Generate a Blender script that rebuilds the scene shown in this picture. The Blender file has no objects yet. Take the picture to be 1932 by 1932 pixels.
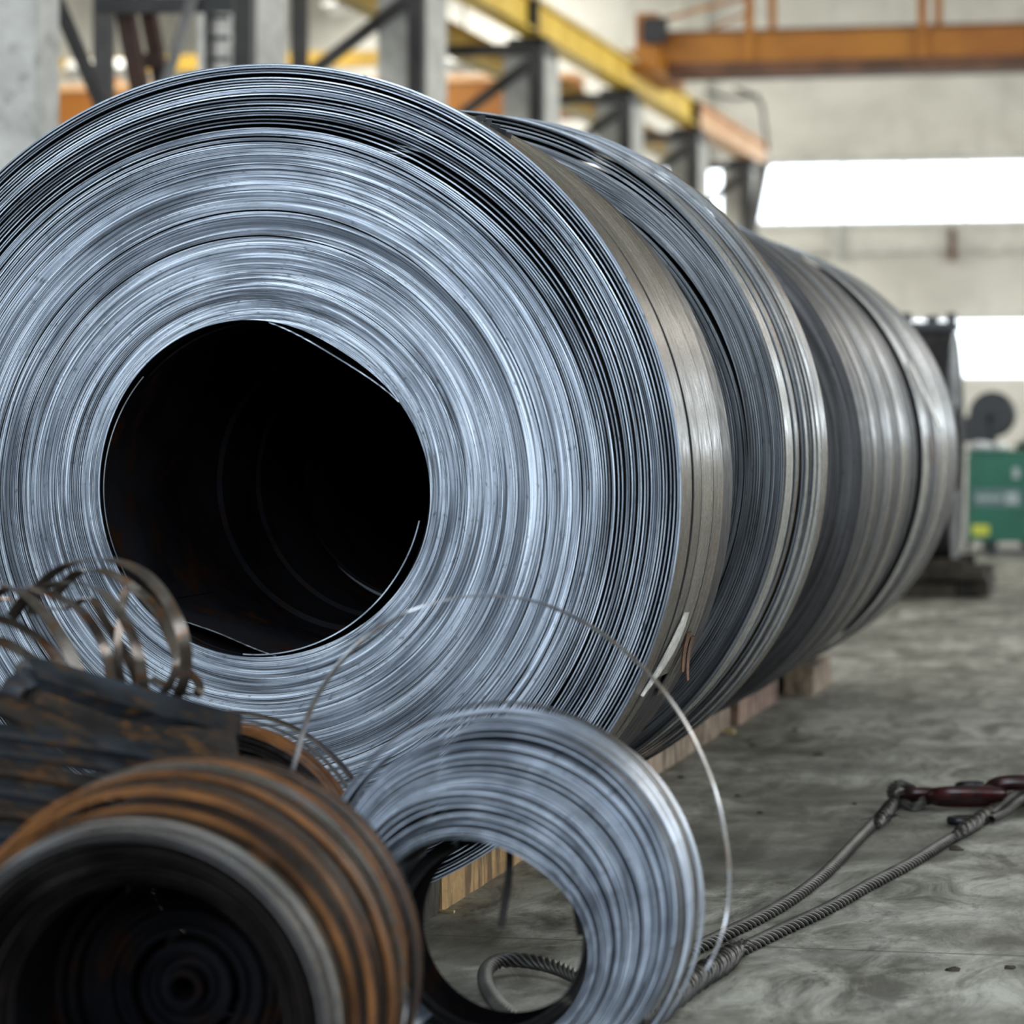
import bpy, bmesh, math, random
import numpy as np
from mathutils import Vector, Matrix

rnd = random.Random(7)
rng = np.random.default_rng(11)
scn = bpy.context.scene
col = scn.collection
PI = math.pi

# ------------------------------------------------------------------ camera
CAM_H = 1.173
F_PX = 6000.0
HX, HY = 2280.0, 800.0                       # where the hall's long axis vanishes
TH = math.atan((HX - 966.0) / F_PX)
CT, ST = math.cos(TH), math.sin(TH)
cam_d = bpy.data.cameras.new('camera')
cam = bpy.data.objects.new('camera', cam_d)
col.objects.link(cam)
cam.location = (0, 0, CAM_H)
cam.rotation_euler = (PI / 2, 0, TH)
cam_d.sensor_width = 36.0
cam_d.lens = 36.0 * F_PX / 1932.0
cam_d.shift_y = -(966.0 - HY) / 1932.0
cam_d.clip_start = 0.05
cam_d.clip_end = 400
cam_d.dof.use_dof = True
cam_d.dof.focus_distance = 7.5
cam_d.dof.aperture_fstop = 3.1
scn.camera = cam

# ------------------------------------------------------------------ world, daylight, exposure
w = bpy.data.worlds.new('World')
scn.world = w
w.use_nodes = True
bg = w.node_tree.nodes['Background']
bg.inputs['Color'].default_value = (0.84, 0.93, 1.0, 1)
bg.inputs['Strength'].default_value = 5.0


def area(name, loc, rot, sx, sy, power, color):
    l = bpy.data.lights.new(name, 'AREA')
    l.shape = 'RECTANGLE'
    l.size, l.size_y = sx, sy
    l.energy = power
    l.color = color
    o = bpy.data.objects.new(name, l)
    o.location = loc
    o.rotation_euler = rot
    col.objects.link(o)
    return o


# daylight through the open gable behind the camera and the windows of the right wall
area('daylight_gable', (-1.0, -11.6, 6.4), (math.radians(84), 0, 0), 12, 3.6, 1720, (0.76, 0.88, 1.0))
area('near_overhead_fill', (-1.5, 0.5, 9.8), (0, 0, 0), 5, 7, 480, (0.78, 0.89, 1.0))  # unseen overhead source added to graze the front coil; the ceiling is closed
area('daylight_right_windows', (11.7, 22, 4.6), (0, math.radians(84), 0), 2.2, 40, 550, (1.0, 0.95, 0.86))
area('far_wall_fill_right', (9.0, 44, 9.7), (0, math.radians(12), 0), 4, 26, 3300, (1.0, 0.97, 0.9))  # added fill that brightens the far wall; the ceiling has no opening here
area('column_fill', (-14, 17, 9.7), (0, 0, 0), 5, 14, 1600, (0.97, 0.98, 1.0))  # unseen fill added to lift the column faces
area('far_wall_fill_left', (-14, 44, 9.7), (0, math.radians(-10), 0), 4, 30, 3100, (1.0, 0.97, 0.9))  # second added fill for the far wall, from the left bay side

scn.view_settings.view_transform = 'Standard'
scn.view_settings.look = 'None'
scn.view_settings.gamma = 1.0
scn.view_settings.use_curve_mapping = False
scn.view_settings.exposure = 0.22
scn.cycles.max_bounces = 6
scn.cycles.diffuse_bounces = 3
scn.cycles.glossy_bounces = 3
scn.cycles.transparent_max_bounces = 8
scn.cycles.caustics_reflective = False
scn.cycles.caustics_refractive = False


# ------------------------------------------------------------------ coordinates
def at(px, py, Z):
    """world point that stands at depth Z (metres along the view axis)"""
    X = (px - 966.0) / F_PX * Z
    return Vector((X * CT - Z * ST, X * ST + Z * CT, CAM_H - (py - HY) / F_PX * Z))


def on_floor(px, py, z=0.0):
    Z = (CAM_H - z) * F_PX / (py - HY)
    return at(px, py, Z)


def depth_of(wx, wy):
    return -wx * ST + wy * CT


# ------------------------------------------------------------------ materials
class NT:
    def __init__(s, name):
        s.m = bpy.data.materials.new(name)
        s.m.use_nodes = True
        s.t = s.m.node_tree
        s.b = s.t.nodes['Principled BSDF']
        s.out = s.t.nodes['Material Output']

    def n(s, typ, **kw):
        o = s.t.nodes.new(typ)
        for k, v in kw.items():
            setattr(o, k, v)
        return o

    def l(s, a, b):
        s.t.links.new(a, b)

    def coords(s):
        return s.n('ShaderNodeTexCoord').outputs['Object']

    def mapping(s, vec, scale=(1, 1, 1), rot=(0, 0, 0)):
        m = s.n('ShaderNodeMapping')
        m.inputs['Scale'].default_value = scale
        m.inputs['Rotation'].default_value = rot
        s.l(vec, m.inputs['Vector'])
        return m.outputs[0]

    def noise(s, vec, scale, detail=4, rough=0.55, dist=0.0):
        t = s.n('ShaderNodeTexNoise')
        t.inputs['Scale'].default_value = scale
        t.inputs['Detail'].default_value = detail
        t.inputs['Roughness'].default_value = rough
        t.inputs['Distortion'].default_value = dist
        s.l(vec, t.inputs['Vector'])
        return t.outputs['Fac']

    def ramp(s, fac, stops):
        r = s.n('ShaderNodeValToRGB')
        e = r.color_ramp.elements
        while len(e) < len(stops):
            e.new(0.5)
        for i, (p, c) in enumerate(stops):
            e[i].position = p
            if not isinstance(c, (tuple, list)):
                c = (c, c, c)
            e[i].color = (c[0], c[1], c[2], 1)
        s.l(fac, r.inputs['Fac'])
        return r.outputs['Color']

    def mix(s, fac, a, b, mode='MIX'):
        m = s.n('ShaderNodeMix', data_type='RGBA', blend_type=mode)
        for sock, v in ((m.inputs[0], fac), (m.inputs[6], a), (m.inputs[7], b)):
            if isinstance(v, (int, float)):
                sock.default_value = v
            elif isinstance(v, (tuple, list)):
                sock.default_value = (v[0], v[1], v[2], 1)
            else:
                s.l(v, sock)
        return m.outputs[2]

    def math(s, op, a, b=None):
        m = s.n('ShaderNodeMath', operation=op)
        for i, v in enumerate((a, b)):
            if v is None:
                continue
            if isinstance(v, (int, float)):
                m.inputs[i].default_value = v
            else:
                s.l(v, m.inputs[i])
        return m.outputs[0]

    def polar(s, ring=40.0, around=2.0, along=0.0):
        """object coordinates -> (radius*ring, direction*around, y*along), seamless round the axis"""
        sep = s.n('ShaderNodeSeparateXYZ')
        s.l(s.coords(), sep.inputs[0])
        x, y, z = sep.outputs
        r = s.math('SQRT', s.math('ADD', s.math('MULTIPLY', x, x), s.math('MULTIPLY', z, z)))
        r = s.math('MAXIMUM', r, 0.01)
        cx = s.math('MULTIPLY', s.math('DIVIDE', x, r), around)
        cz = s.math('MULTIPLY', s.math('DIVIDE', z, r), around)
        a = s.math('ADD', s.math('MULTIPLY', r, ring), s.math('MULTIPLY', y, along))
        c = s.n('ShaderNodeCombineXYZ')
        s.l(cx, c.inputs[0])
        s.l(cz, c.inputs[1])
        s.l(a, c.inputs[2])
        return c.outputs[0]

    def bump(s, h, strength, dist=0.01):
        b = s.n('ShaderNodeBump')
        b.inputs['Strength'].default_value = strength
        b.inputs['Distance'].default_value = dist
        s.l(h, b.inputs['Height'])
        s.l(b.outputs[0], s.b.inputs['Normal'])

    def done(s, color=None, rough=0.5, metal=0.0, spec=None):
        for sock, v in ((s.b.inputs['Base Color'], color), (s.b.inputs['Roughness'], rough), (s.b.inputs['Metallic'], metal)):
            if v is None:
                continue
            if isinstance(v, (int, float)):
                sock.default_value = v
            elif isinstance(v, (tuple, list)):
                sock.default_value = (v[0], v[1], v[2], 1)
            else:
                s.l(v, sock)
        if spec is not None:
            s.b.inputs['Specular IOR Level'].default_value = spec
        return s.m


def m_edge(name, lo, mid, hi, rust=0.0, ring=130.0, rough=0.42, metal=0.55, lines=1.0, groove_shade=(), spec=None):
    """cut strip edges of a coil: tone changes from wrap to wrap, smears along the wraps"""
    t = NT(name)
    f1 = t.noise(t.polar(ring, 1.1), 1.0, 2, 0.65)
    f2 = t.noise(t.polar(ring * 0.16, 1.5), 1.0, 4, 0.6)
    f3 = t.noise(t.polar(ring * 1.2, 26.0), 1.0, 3, 0.6)
    f = t.math('ADD', t.math('MULTIPLY', f1, 0.52), t.math('MULTIPLY', f2, 0.48))
    c = t.ramp(f, [(0.34, lo), (0.47, mid), (0.62, hi)])
    sm = t.noise(t.polar(ring * 0.05, 1.6), 1.0, 4, 0.62)
    c = t.mix(t.ramp(sm, [(0.5, 0.0), (0.68, 0.6)]), c, lo)
    ln = t.noise(t.polar(ring * 2.0, 1.3), 1.0, 1, 0.6)
    c = t.mix(t.ramp(ln, [(0.36, 0.8 * lines), (0.47, 0.0)]), c, tuple(v * 0.5 for v in lo))
    c = t.mix(t.ramp(ln, [(0.59, 0.0), (0.68, 0.75 * lines)]), c, tuple(min(1, v * 1.4) for v in hi))
    c = t.mix(t.ramp(f3, [(0.60, 0.0), (0.72, 0.7)]), c, tuple(v * 0.35 for v in lo))
    if groove_shade:  # dark rings painted in to stand for shade in the recessed wraps
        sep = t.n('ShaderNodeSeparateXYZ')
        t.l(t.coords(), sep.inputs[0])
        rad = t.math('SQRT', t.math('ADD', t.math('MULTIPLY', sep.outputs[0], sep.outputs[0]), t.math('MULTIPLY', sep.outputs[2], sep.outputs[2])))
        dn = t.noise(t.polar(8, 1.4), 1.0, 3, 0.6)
        for (rc, rw, amt) in groove_shade:
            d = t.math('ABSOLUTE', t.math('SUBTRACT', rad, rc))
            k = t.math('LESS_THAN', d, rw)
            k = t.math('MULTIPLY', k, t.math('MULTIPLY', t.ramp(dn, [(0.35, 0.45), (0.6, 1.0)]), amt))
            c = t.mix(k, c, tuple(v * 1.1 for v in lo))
    if rust:
        f4 = t.noise(t.polar(ring * 0.5, 9.0), 1.0, 4, 0.7)
        c = t.mix(t.ramp(f4, [(0.66, 0.0), (0.74, rust)]), c, (0.10, 0.045, 0.02))
    return t.done(c, t.ramp(f1, [(0.3, rough + 0.12), (0.7, rough - 0.08)]), metal, spec)


def m_side(name, a, b, rust=(0.16, 0.06, 0.02), rust_amt=0.5, rough=0.3, metal=0.05, along=30.0, spec=0.055):
    """flat outer side of a rolled strip"""
    t = NT(name)
    f = t.noise(t.polar(0, 2.0, along), 1.0, 5, 0.65)
    g = t.noise(t.polar(0, 9.0, along * 0.5), 1.0, 5, 0.7)
    c = t.ramp(f, [(0.35, a), (0.65, b)])
    c = t.mix(t.ramp(g, [(0.55, 0.0), (0.72, rust_amt)]), c, rust)
    r = t.ramp(t.noise(t.polar(0, 14.0, along * 1.4), 1.0, 4, 0.6), [(0.3, rough - 0.08), (0.7, rough + 0.16)])
    return t.done(c, r, metal, spec)


def m_blotch(name, a, b, scale=6.0, rough=0.6, metal=0.0, stretch=(1, 1, 1), detail=5, lo=0.4, hi=0.6, bump=0.0, c3=None, spec=None):
    t = NT(name)
    v = t.mapping(t.coords(), stretch)
    f = t.noise(v, scale, detail, 0.62)
    c = t.ramp(f, [(lo, a), (hi, b)])
    if c3:
        g = t.noise(v, scale * 2.7, 5, 0.7)
        c = t.mix(t.ramp(g, [(0.52, 0.0), (0.66, 1.0)]), c, c3)
    if bump:
        t.bump(f, bump)
    return t.done(c, rough, metal, spec)


M = {}
M['edge'] = m_edge('blue_steel_edges', (0.05, 0.060, 0.078), (0.26, 0.30, 0.365), (0.56, 0.62, 0.71), rust=0.5, groove_shade=((0.585, 0.011, 0.8), (0.560, 0.004, 0.6), (0.43, 0.007, 0.6), (0.50, 0.003, 0.5), (0.72, 0.003, 0.5)))
M['edge_grey'] = m_edge('grey_steel_edges', (0.035, 0.039, 0.045), (0.105, 0.114, 0.126), (0.25, 0.268, 0.295), rust=0.4, ring=150)
M['edge_dark'] = m_edge('dark_steel_edges', (0.03, 0.029, 0.029), (0.082, 0.078, 0.079), (0.15, 0.145, 0.148), rust=0.4, ring=90)
M['edge_roll'] = m_edge('slit_strip_edges', (0.10, 0.115, 0.145), (0.34, 0.385, 0.465), (0.54, 0.60, 0.70), rust=0.3, ring=50, lines=0.35)
M['bore'] = m_blotch('shade_black_bore', (0.004, 0.004, 0.005), (0.010, 0.010, 0.012), 3, 0.6, 0.0, c3=(0.018, 0.008, 0.004), spec=0.0)  # near-black colour carries the shade inside the hollow bores and rolls
M['brown'] = m_side('brown_grey_strip', (0.0465, 0.0397, 0.0322), (0.1023, 0.0918, 0.0775), rust_amt=0.6, rough=0.23)
M['brown_light'] = m_side('light_brown_grey_strip', (0.077, 0.0686, 0.0574), (0.1645, 0.1505, 0.1295), rust_amt=0.5, rough=0.22)
M['silver'] = m_side('silver_strip', (0.152, 0.152, 0.144), (0.352, 0.352, 0.328), rust=(0.15, 0.10, 0.06), rust_amt=0.5, rough=0.21)
M['greyside'] = m_side('grey_blue_strip', (0.0325, 0.0345, 0.039), (0.0975, 0.1008, 0.1073), rust=(0.14, 0.07, 0.03), rust_amt=0.3, rough=0.28)
M['darkside'] = m_side('dark_strip', (0.018, 0.018, 0.0204), (0.048, 0.048, 0.051), rust=(0.08, 0.035, 0.015), rust_amt=0.5, rough=0.4)
M['rust'] = m_side('rusty_strip', (0.0595, 0.0255, 0.011), (0.2295, 0.0978, 0.0323), rust=(0.04, 0.03, 0.026), rust_amt=0.9, rough=0.42, metal=0.2, along=18)
M['rust_dark'] = m_side('dark_rusty_strip', (0.014, 0.0098, 0.0077), (0.0525, 0.035, 0.0238), rust=(0.17, 0.07, 0.022), rust_amt=0.65, rough=0.4, metal=0.2, along=18)
M['rust_edge'] = m_edge('dark_rusty_edges', (0.004, 0.0035, 0.0035), (0.010, 0.008, 0.008), (0.028, 0.025, 0.023), rust=0.9, ring=110, metal=0.0, rough=0.6, spec=0.0, lines=0.3)
M['strap'] = m_blotch('brown_steel_strap', (0.06, 0.048, 0.04), (0.20, 0.18, 0.165), 9, 0.22, 0.85, c3=(0.17, 0.07, 0.02))
M['strap_grey'] = m_blotch('grey_steel_strap', (0.10, 0.10, 0.11), (0.26, 0.265, 0.28), 14, 0.3, 0.85, c3=(0.20, 0.13, 0.08))
M['strap_dark'] = m_blotch('dark_steel_strap', (0.012, 0.012, 0.014), (0.035, 0.033, 0.032), 14, 0.45, 0.5)
M['plate'] = m_blotch('black_scale_plate', (0.005, 0.006, 0.008), (0.021, 0.026, 0.033), 3.5, 0.42, 0.05, stretch=(1, 3, 3), spec=0.18, c3=(0.045, 0.024, 0.010))
M['plate_rust'] = m_blotch('rusty_black_plate', (0.006, 0.005, 0.005), (0.022, 0.018, 0.015), 5, 0.5, 0.05, stretch=(1, 3, 3), spec=0.15, c3=(0.065, 0.028, 0.008))
M['torn'] = m_blotch('bare_torn_edge', (0.45, 0.44, 0.42), (0.75, 0.74, 0.70), 40, 0.5, 0.2)
M['orange_rust'] = m_blotch('orange_rust', (0.04, 0.014, 0.005), (0.14, 0.045, 0.012), 22, 0.7, 0.1)


def m_wood(name, a, b, c3=None, sc=5):
    t = NT(name)
    v = t.mapping(t.coords(), (14, 1.6, 3))
    f = t.noise(v, sc * 0.6, 6, 0.7, 0.4)
    v2 = t.mapping(t.coords(), (3, 7, 1.2))
    g = t.noise(v2, 2.0, 5, 0.7)
    c = t.ramp(f, [(0.35, a), (0.65, b)])
    c = t.mix(t.ramp(g, [(0.46, 0.0), (0.58, 0.85)]), c, c3 or tuple(x * 0.3 for x in a))
    t.bump(g, 0.5, 0.01)
    return t.done(c, 0.85, 0)


M['wood_pale'] = m_wood('weathered_timber', (0.20, 0.14, 0.095), (0.46, 0.36, 0.26))
M['wood_red'] = m_wood('reddish_timber', (0.17, 0.10, 0.075), (0.36, 0.24, 0.18))
M['wood_orange'] = m_wood('fresh_timber', (0.27, 0.15, 0.055), (0.50, 0.32, 0.14))
M['wood_dark'] = m_wood('dark_timber', (0.022, 0.018, 0.013), (0.065, 0.05, 0.032))


def m_floor():
    t = NT('worn_concrete_floor')
    co = t.coords()
    big = t.noise(t.mapping(co, (0.8, 0.6, 1)), 1.3, 7, 0.65, 0.8)
    mid = t.noise(t.mapping(co, (2.3, 0.9, 1), (0, 0, 0.35)), 2.4, 8, 0.72, 0.9)
    fine = t.noise(t.mapping(co, (15, 5, 1), (0, 0, -0.5)), 2.4, 6, 0.74, 1.2)
    c = t.ramp(mid, [(0.38, (0.085, 0.080, 0.064)), (0.5, (0.265, 0.257, 0.218)), (0.61, (0.44, 0.43, 0.375))])
    c = t.mix(t.ramp(big, [(0.42, 0.8), (0.56, 0.0)]), c, (0.095, 0.088, 0.070))
    c = t.mix(t.ramp(fine, [(0.57, 0.0), (0.67, 0.55)]), c, (0.065, 0.062, 0.055))
    # pale tyre scuffs, arcs
    wv = t.n('ShaderNodeTexWave', wave_type='RINGS', rings_direction='Z')
    wv.inputs['Scale'].default_value = 0.55
    wv.inputs['Distortion'].default_value = 5.0
    wv.inputs['Detail'].default_value = 4
    t.l(co, wv.inputs['Vector'])
    k = t.math('MULTIPLY', t.math('POWER', wv.outputs['Fac'], 14.0), t.noise(co, 2.2, 3))
    c = t.mix(t.math('MULTIPLY', k, 0.3), c, (0.40, 0.395, 0.36))
    # saw-cut joints every 3 m
    sep = t.n('ShaderNodeSeparateXYZ')
    t.l(co, sep.inputs[0])
    jy = t.math('PINGPONG', t.math('ADD', sep.outputs[1], -7.09 + 30.0), 1.5)
    j = t.math('LESS_THAN', jy, 0.006)
    c = t.mix(t.math('MULTIPLY', j, 0.75), c, (0.05, 0.04, 0.03))
    vor = t.n('ShaderNodeTexVoronoi', feature='F1')
    vor.inputs['Scale'].default_value = 9
    t.l(t.mapping(co, (1, 1.2, 1)), vor.inputs['Vector'])
    s = t.math('LESS_THAN', vor.outputs['Distance'], 0.055)
    c = t.mix(t.math('MULTIPLY', s, 0.7), c, (0.035, 0.033, 0.03))
    rg = t.ramp(t.noise(t.mapping(co, (3, 1, 1), (0, 0, 0.4)), 2.0, 7, 0.7, 1.4), [(0.38, 0.42), (0.6, 0.75)])
    t.bump(fine, 0.10, 0.003)
    return t.done(c, rg, 0.0, 0.5)


M['floor'] = m_floor()


def m_wall(name, a, b, sc=0.35):
    t = NT(name)
    co = t.coords()
    f = t.noise(t.mapping(co, (1, 1, 1.6)), sc, 6, 0.65, 0.4)
    g = t.noise(t.mapping(co, (2.0, 2.0, 0.5)), 1.4, 5, 0.65)
    c = t.ramp(f, [(0.35, a), (0.62, b)])
    c = t.mix(t.ramp(g, [(0.56, 0.0), (0.75, 0.45)]), c, tuple(x * 0.5 for x in a))
    return t.done(c, 0.9)


M['wall'] = m_wall('stained_cream_wall', (0.52, 0.51, 0.465), (0.72, 0.71, 0.66))
M['wall_grey'] = m_wall('grey_cream_wall', (0.42, 0.41, 0.37), (0.55, 0.54, 0.49))
M['conc'] = m_blotch('grey_concrete', (0.46, 0.46, 0.44), (0.60, 0.60, 0.57), 2.5, 0.85, c3=(0.30, 0.30, 0.285))
M['steel_paint'] = m_blotch('dark_grey_paint', (0.013, 0.013, 0.014), (0.028, 0.028, 0.028), 3, 0.55, 0.1)
M['steel_mid'] = m_blotch('mid_grey_paint', (0.09, 0.09, 0.09), (0.15, 0.15, 0.145), 3, 0.5, 0.1)
M['yellow'] = m_blotch('ochre_yellow_paint', (0.72, 0.47, 0.03), (0.90, 0.64, 0.08), 1.2, 0.45)
M['ochre'] = m_blotch('dull_ochre_paint', (0.28, 0.19, 0.02), (0.42, 0.30, 0.04), 1.2, 0.5)
M['cream'] = m_blotch('pale_yellow_flange', (0.74, 0.62, 0.32), (0.85, 0.76, 0.48), 1.2, 0.5)
M['peach'] = m_blotch('faded_orange_paint', (0.72, 0.40, 0.18), (0.85, 0.55, 0.32), 1.2, 0.5)
M['orange'] = m_blotch('crane_orange_paint', (0.32, 0.112, 0.010), (0.44, 0.175, 0.016), 1.0, 0.5)
M['orange_dark'] = m_blotch('grimy_orange_paint', (0.085, 0.04, 0.022), (0.16, 0.07, 0.035), 1.5, 0.6)
M['rustpost'] = m_blotch('rusty_brown_post', (0.018, 0.009, 0.007), (0.055, 0.02, 0.011), 3, 0.7)
M['white'] = m_blotch('white_enamel', (0.72, 0.72, 0.70), (0.85, 0.85, 0.83), 2, 0.5)
M['green'] = m_blotch('green_machine_paint', (0.005, 0.115, 0.068), (0.008, 0.155, 0.092), 3, 0.4)
M['ygr'] = m_blotch('yellow_sticker', (0.62, 0.66, 0.05), (0.72, 0.74, 0.1), 20, 0.5)
M['labelgrey'] = m_blotch('grey_label', (0.10, 0.17, 0.17), (0.15, 0.24, 0.23), 30, 0.5)
M['letter'] = m_blotch('pale_lettering', (0.42, 0.50, 0.50), (0.5, 0.58, 0.58), 30, 0.5)
M['rubber'] = m_blotch('black_rubber', (0.008, 0.009, 0.011), (0.02, 0.022, 0.026), 20, 0.42)
M['green_cloth'] = m_blotch('pale_green_cloth', (0.16, 0.40, 0.27), (0.25, 0.5, 0.36), 12, 0.9)
M['white_cloth'] = m_blotch('white_cloth', (0.66, 0.66, 0.66), (0.8, 0.8, 0.8), 12, 0.9)
M['rope'] = m_blotch('grimy_wire_rope', (0.04, 0.038, 0.034), (0.08, 0.076, 0.068), 9, 0.45, 0.2)
M['rope_dark'] = m_blotch('oily_splice_groove_shade', (0.008, 0.007, 0.006), (0.024, 0.022, 0.020), 9, 0.45, 0.15)
M['red'] = m_blotch('dark_red_shackle', (0.018, 0.005, 0.006), (0.060, 0.009, 0.011), 14, 0.3, 0.2, c3=(0.02, 0.012, 0.012))
M['link_grey'] = m_blotch('dark_grey_link', (0.012, 0.012, 0.014), (0.04, 0.04, 0.044), 14, 0.35, 0.6)
M['chip'] = m_blotch('dark_debris', (0.015, 0.012, 0.01), (0.05, 0.035, 0.02), 60, 0.8)
M['chip_pale'] = m_blotch('pale_splinter', (0.40, 0.30, 0.12), (0.5, 0.4, 0.2), 60, 0.8)


def m_glass():
    t = NT('window_glass')
    tr = t.n('ShaderNodeBsdfTransparent')
    gl = t.n('ShaderNodeBsdfGlossy')
    gl.inputs['Roughness'].default_value = 0.05
    mx = t.n('ShaderNodeMixShader')
    mx.inputs[0].default_value = 0.06
    t.l(tr.outputs[0], mx.inputs[1])
    t.l(gl.outputs[0], mx.inputs[2])
    t.l(mx.outputs[0], t.out.inputs['Surface'])
    return t.m


M['glass'] = m_glass()


# ------------------------------------------------------------------ object helpers
def link(name, me, parent=None, smooth=None):
    o = bpy.data.objects.new(name, me)
    col.objects.link(o)
    if parent is not None:
        o.parent = parent
    if smooth is not None:
        for p in me.polygons:
            p.use_smooth = smooth
    return o


def mesh(name, verts, faces, mats, parent=None, mi=None, smooth=False, loc=None):
    me = bpy.data.meshes.new(name)
    if loc is not None:
        L = Vector(loc)
        verts = [(v[0] - L[0], v[1] - L[1], v[2] - L[2]) for v in verts]
    me.from_pydata([tuple(map(float, v)) for v in verts], [], faces)
    for m in (mats if isinstance(mats, (list, tuple)) else [mats]):
        me.materials.append(m)
    if mi is not None:
        me.polygons.foreach_set('material_index', mi)
    me.polygons.foreach_set('use_smooth', [smooth] * len(me.polygons))
    me.update()
    o = link(name, me, parent)
    if loc is not None:
        o.location = L - (parent.matrix_world.translation if parent else Vector((0, 0, 0)))
    return o


def empty(name, loc, label=None, cat=None, group=None, rz=0.0):
    o = bpy.data.objects.new(name, None)
    o.location = loc
    o.rotation_euler = (0, 0, rz)
    o.empty_display_size = 0.1
    col.objects.link(o)
    bpy.context.view_layer.update()
    if label:
        tag(o, label, cat, group)
    return o


def tag(o, label, cat, group=None):
    o['label'] = label
    o['category'] = cat
    if group:
        o['group'] = group
    return o


def struct(o):
    o['kind'] = 'structure'
    return o


class MB:
    """collects boxes / tubes / ribbons into one mesh"""

    def __init__(s):
        s.v, s.f, s.mi = [], [], []

    def add(s, v, f, k=0):
        n = len(s.v)
        s.v += [tuple(x) for x in v]
        s.f += [tuple(i + n for i in q) for q in f]
        s.mi += [k] * len(f)

    def box(s, x0, x1, y0, y1, z0, z1, k=0, bev=0.0):
        bm = bmesh.new()
        bmesh.ops.create_cube(bm, size=1)
        for v in bm.verts:
            v.co = Vector(((x0 + x1) / 2 + v.co.x * (x1 - x0), (y0 + y1) / 2 + v.co.y * (y1 - y0), (z0 + z1) / 2 + v.co.z * (z1 - z0)))
        if bev:
            bmesh.ops.bevel(bm, geom=bm.edges[:], offset=bev, segments=2, affect='EDGES')
        bm.verts.index_update()
        s.add([v.co for v in bm.verts], [[v.index for v in f.verts] for f in bm.faces], k)
        bm.free()
        return s

    def bar(s, a, b, wx, wz, up=(0, 0, 1), k=0):
        a, b = Vector(a), Vector(b)
        d = (b - a).normalized()
        side = d.cross(Vector(up))
        if side.length < 1e-4:
            side = d.cross(Vector((0, 1, 0)))
        side.normalize()
        u = side.cross(d)
        v = []
        for p in (a, b):
            for sx, sz in ((-1, -1), (1, -1), (1, 1), (-1, 1)):
                v.append(p + side * sx * wx / 2 + u * sz * wz / 2)
        s.add(v, [(0, 3, 2, 1), (4, 5, 6, 7), (0, 1, 5, 4), (1, 2, 6, 5), (2, 3, 7, 6), (3, 0, 4, 7)], k)
        return s

    def tube(s, pts, r, n=8, k=0, closed=False, lobes=0, lobe_amp=0.0, pitch=0.1, cap=True, r_fn=None, groove_k=None):
        pts = [Vector(p) for p in pts]
        m = len(pts)
        T = []
        for i in range(m):
            if closed:
                t = pts[(i + 1) % m] - pts[i - 1]
            else:
                t = pts[min(i + 1, m - 1)] - pts[max(i - 1, 0)]
            T.append(t.normalized())
        up = Vector((0, 0, 1))
        if abs(T[0].dot(up)) > 0.9:
            up = Vector((0, 1, 0))
        N = T[0].cross(up).normalized()
        v = []
        dist = 0.0
        for i in range(m):
            if i:
                dist += (pts[i] - pts[i - 1]).length
                N = (N - T[i] * N.dot(T[i])).normalized()
            B = T[i].cross(N)
            ri = r_fn(i / (m - 1)) * r if r_fn else r
            tw = dist / pitch * 2 * PI if lobes else 0
            for j in range(n):
                a = 2 * PI * j / n
                rr = ri * (1 + lobe_amp * (abs(math.cos(lobes * (a) / 2)) * 2 - 1.3)) if lobes else ri
                v.append(pts[i] + (N * math.cos(a + tw) + B * math.sin(a + tw)) * rr)
        f = []
        for i in range(m if closed else m - 1):
            i2 = (i + 1) % m
            for j in range(n):
                j2 = (j + 1) % n
                f.append((i * n + j, i * n + j2, i2 * n + j2, i2 * n + j))
        if groove_k is not None:  # strand grooves coloured darker: grime, plus painted shade so the twist reads
            kk = [groove_k if abs(math.cos(lobes * (2 * PI * (j + 0.5) / n) / 2)) < 0.45 else k for j in range(n)]
            s.add(v, f, k)
            s.mi[-len(f):] = kk * (len(f) // n)
            return s
        if cap and not closed:
            f.append(tuple(range(n))[::-1])
            f.append(tuple((m - 1) * n + j for j in range(n)))
        s.add(v, f, k)
        return s

    def ribbon(s, pts, wdir, wid, th, k=0):
        """flat strip swept along pts; wdir: vector or list of vectors giving the width direction"""
        pts = [Vector(p) for p in pts]
        m = len(pts)
        v = []
        for i in range(m):
            t = (pts[min(i + 1, m - 1)] - pts[max(i - 1, 0)]).normalized()
            wd = Vector(wdir[i]) if isinstance(wdir, list) else Vector(wdir)
            wd = (wd - t * wd.dot(t)).normalized()
            nn = t.cross(wd)
            for a, b in ((-1, -1), (1, -1), (1, 1), (-1, 1)):
                v.append(pts[i] + wd * a * wid / 2 + nn * b * th / 2)
        f = []
        for i in range(m - 1):
            for j in range(4):
                j2 = (j + 1) % 4
                f.append((i * 4 + j, i * 4 + j2, i * 4 + 4 + j2, i * 4 + 4 + j))
        f += [(3, 2, 1, 0), tuple((m - 1) * 4 + j for j in range(4))]
        s.add(v, f, k)
        return s

    def build(s, name, mats, parent=None, smooth=False, loc=None):
        return mesh(name, s.v, s.f, mats, parent, s.mi, smooth, loc)


def spline(pts, n=12):
    """Catmull-Rom through points"""
    P = [Vector(p) for p in pts]
    P = [P[0] * 2 - P[1]] + P + [P[-1] * 2 - P[-2]]
    out = []
    for i in range(1, len(P) - 2):
        for j in range(n):
            t = j / n
            a, b, c, d = P[i - 1], P[i], P[i + 1], P[i + 2]
            out.append(0.5 * ((2 * b) + (c - a) * t + (2 * a - 5 * b + 4 * c - d) * t * t + (3 * b - a - 3 * c + d) * t ** 3))
    out.append(P[-2])
    return out


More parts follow.
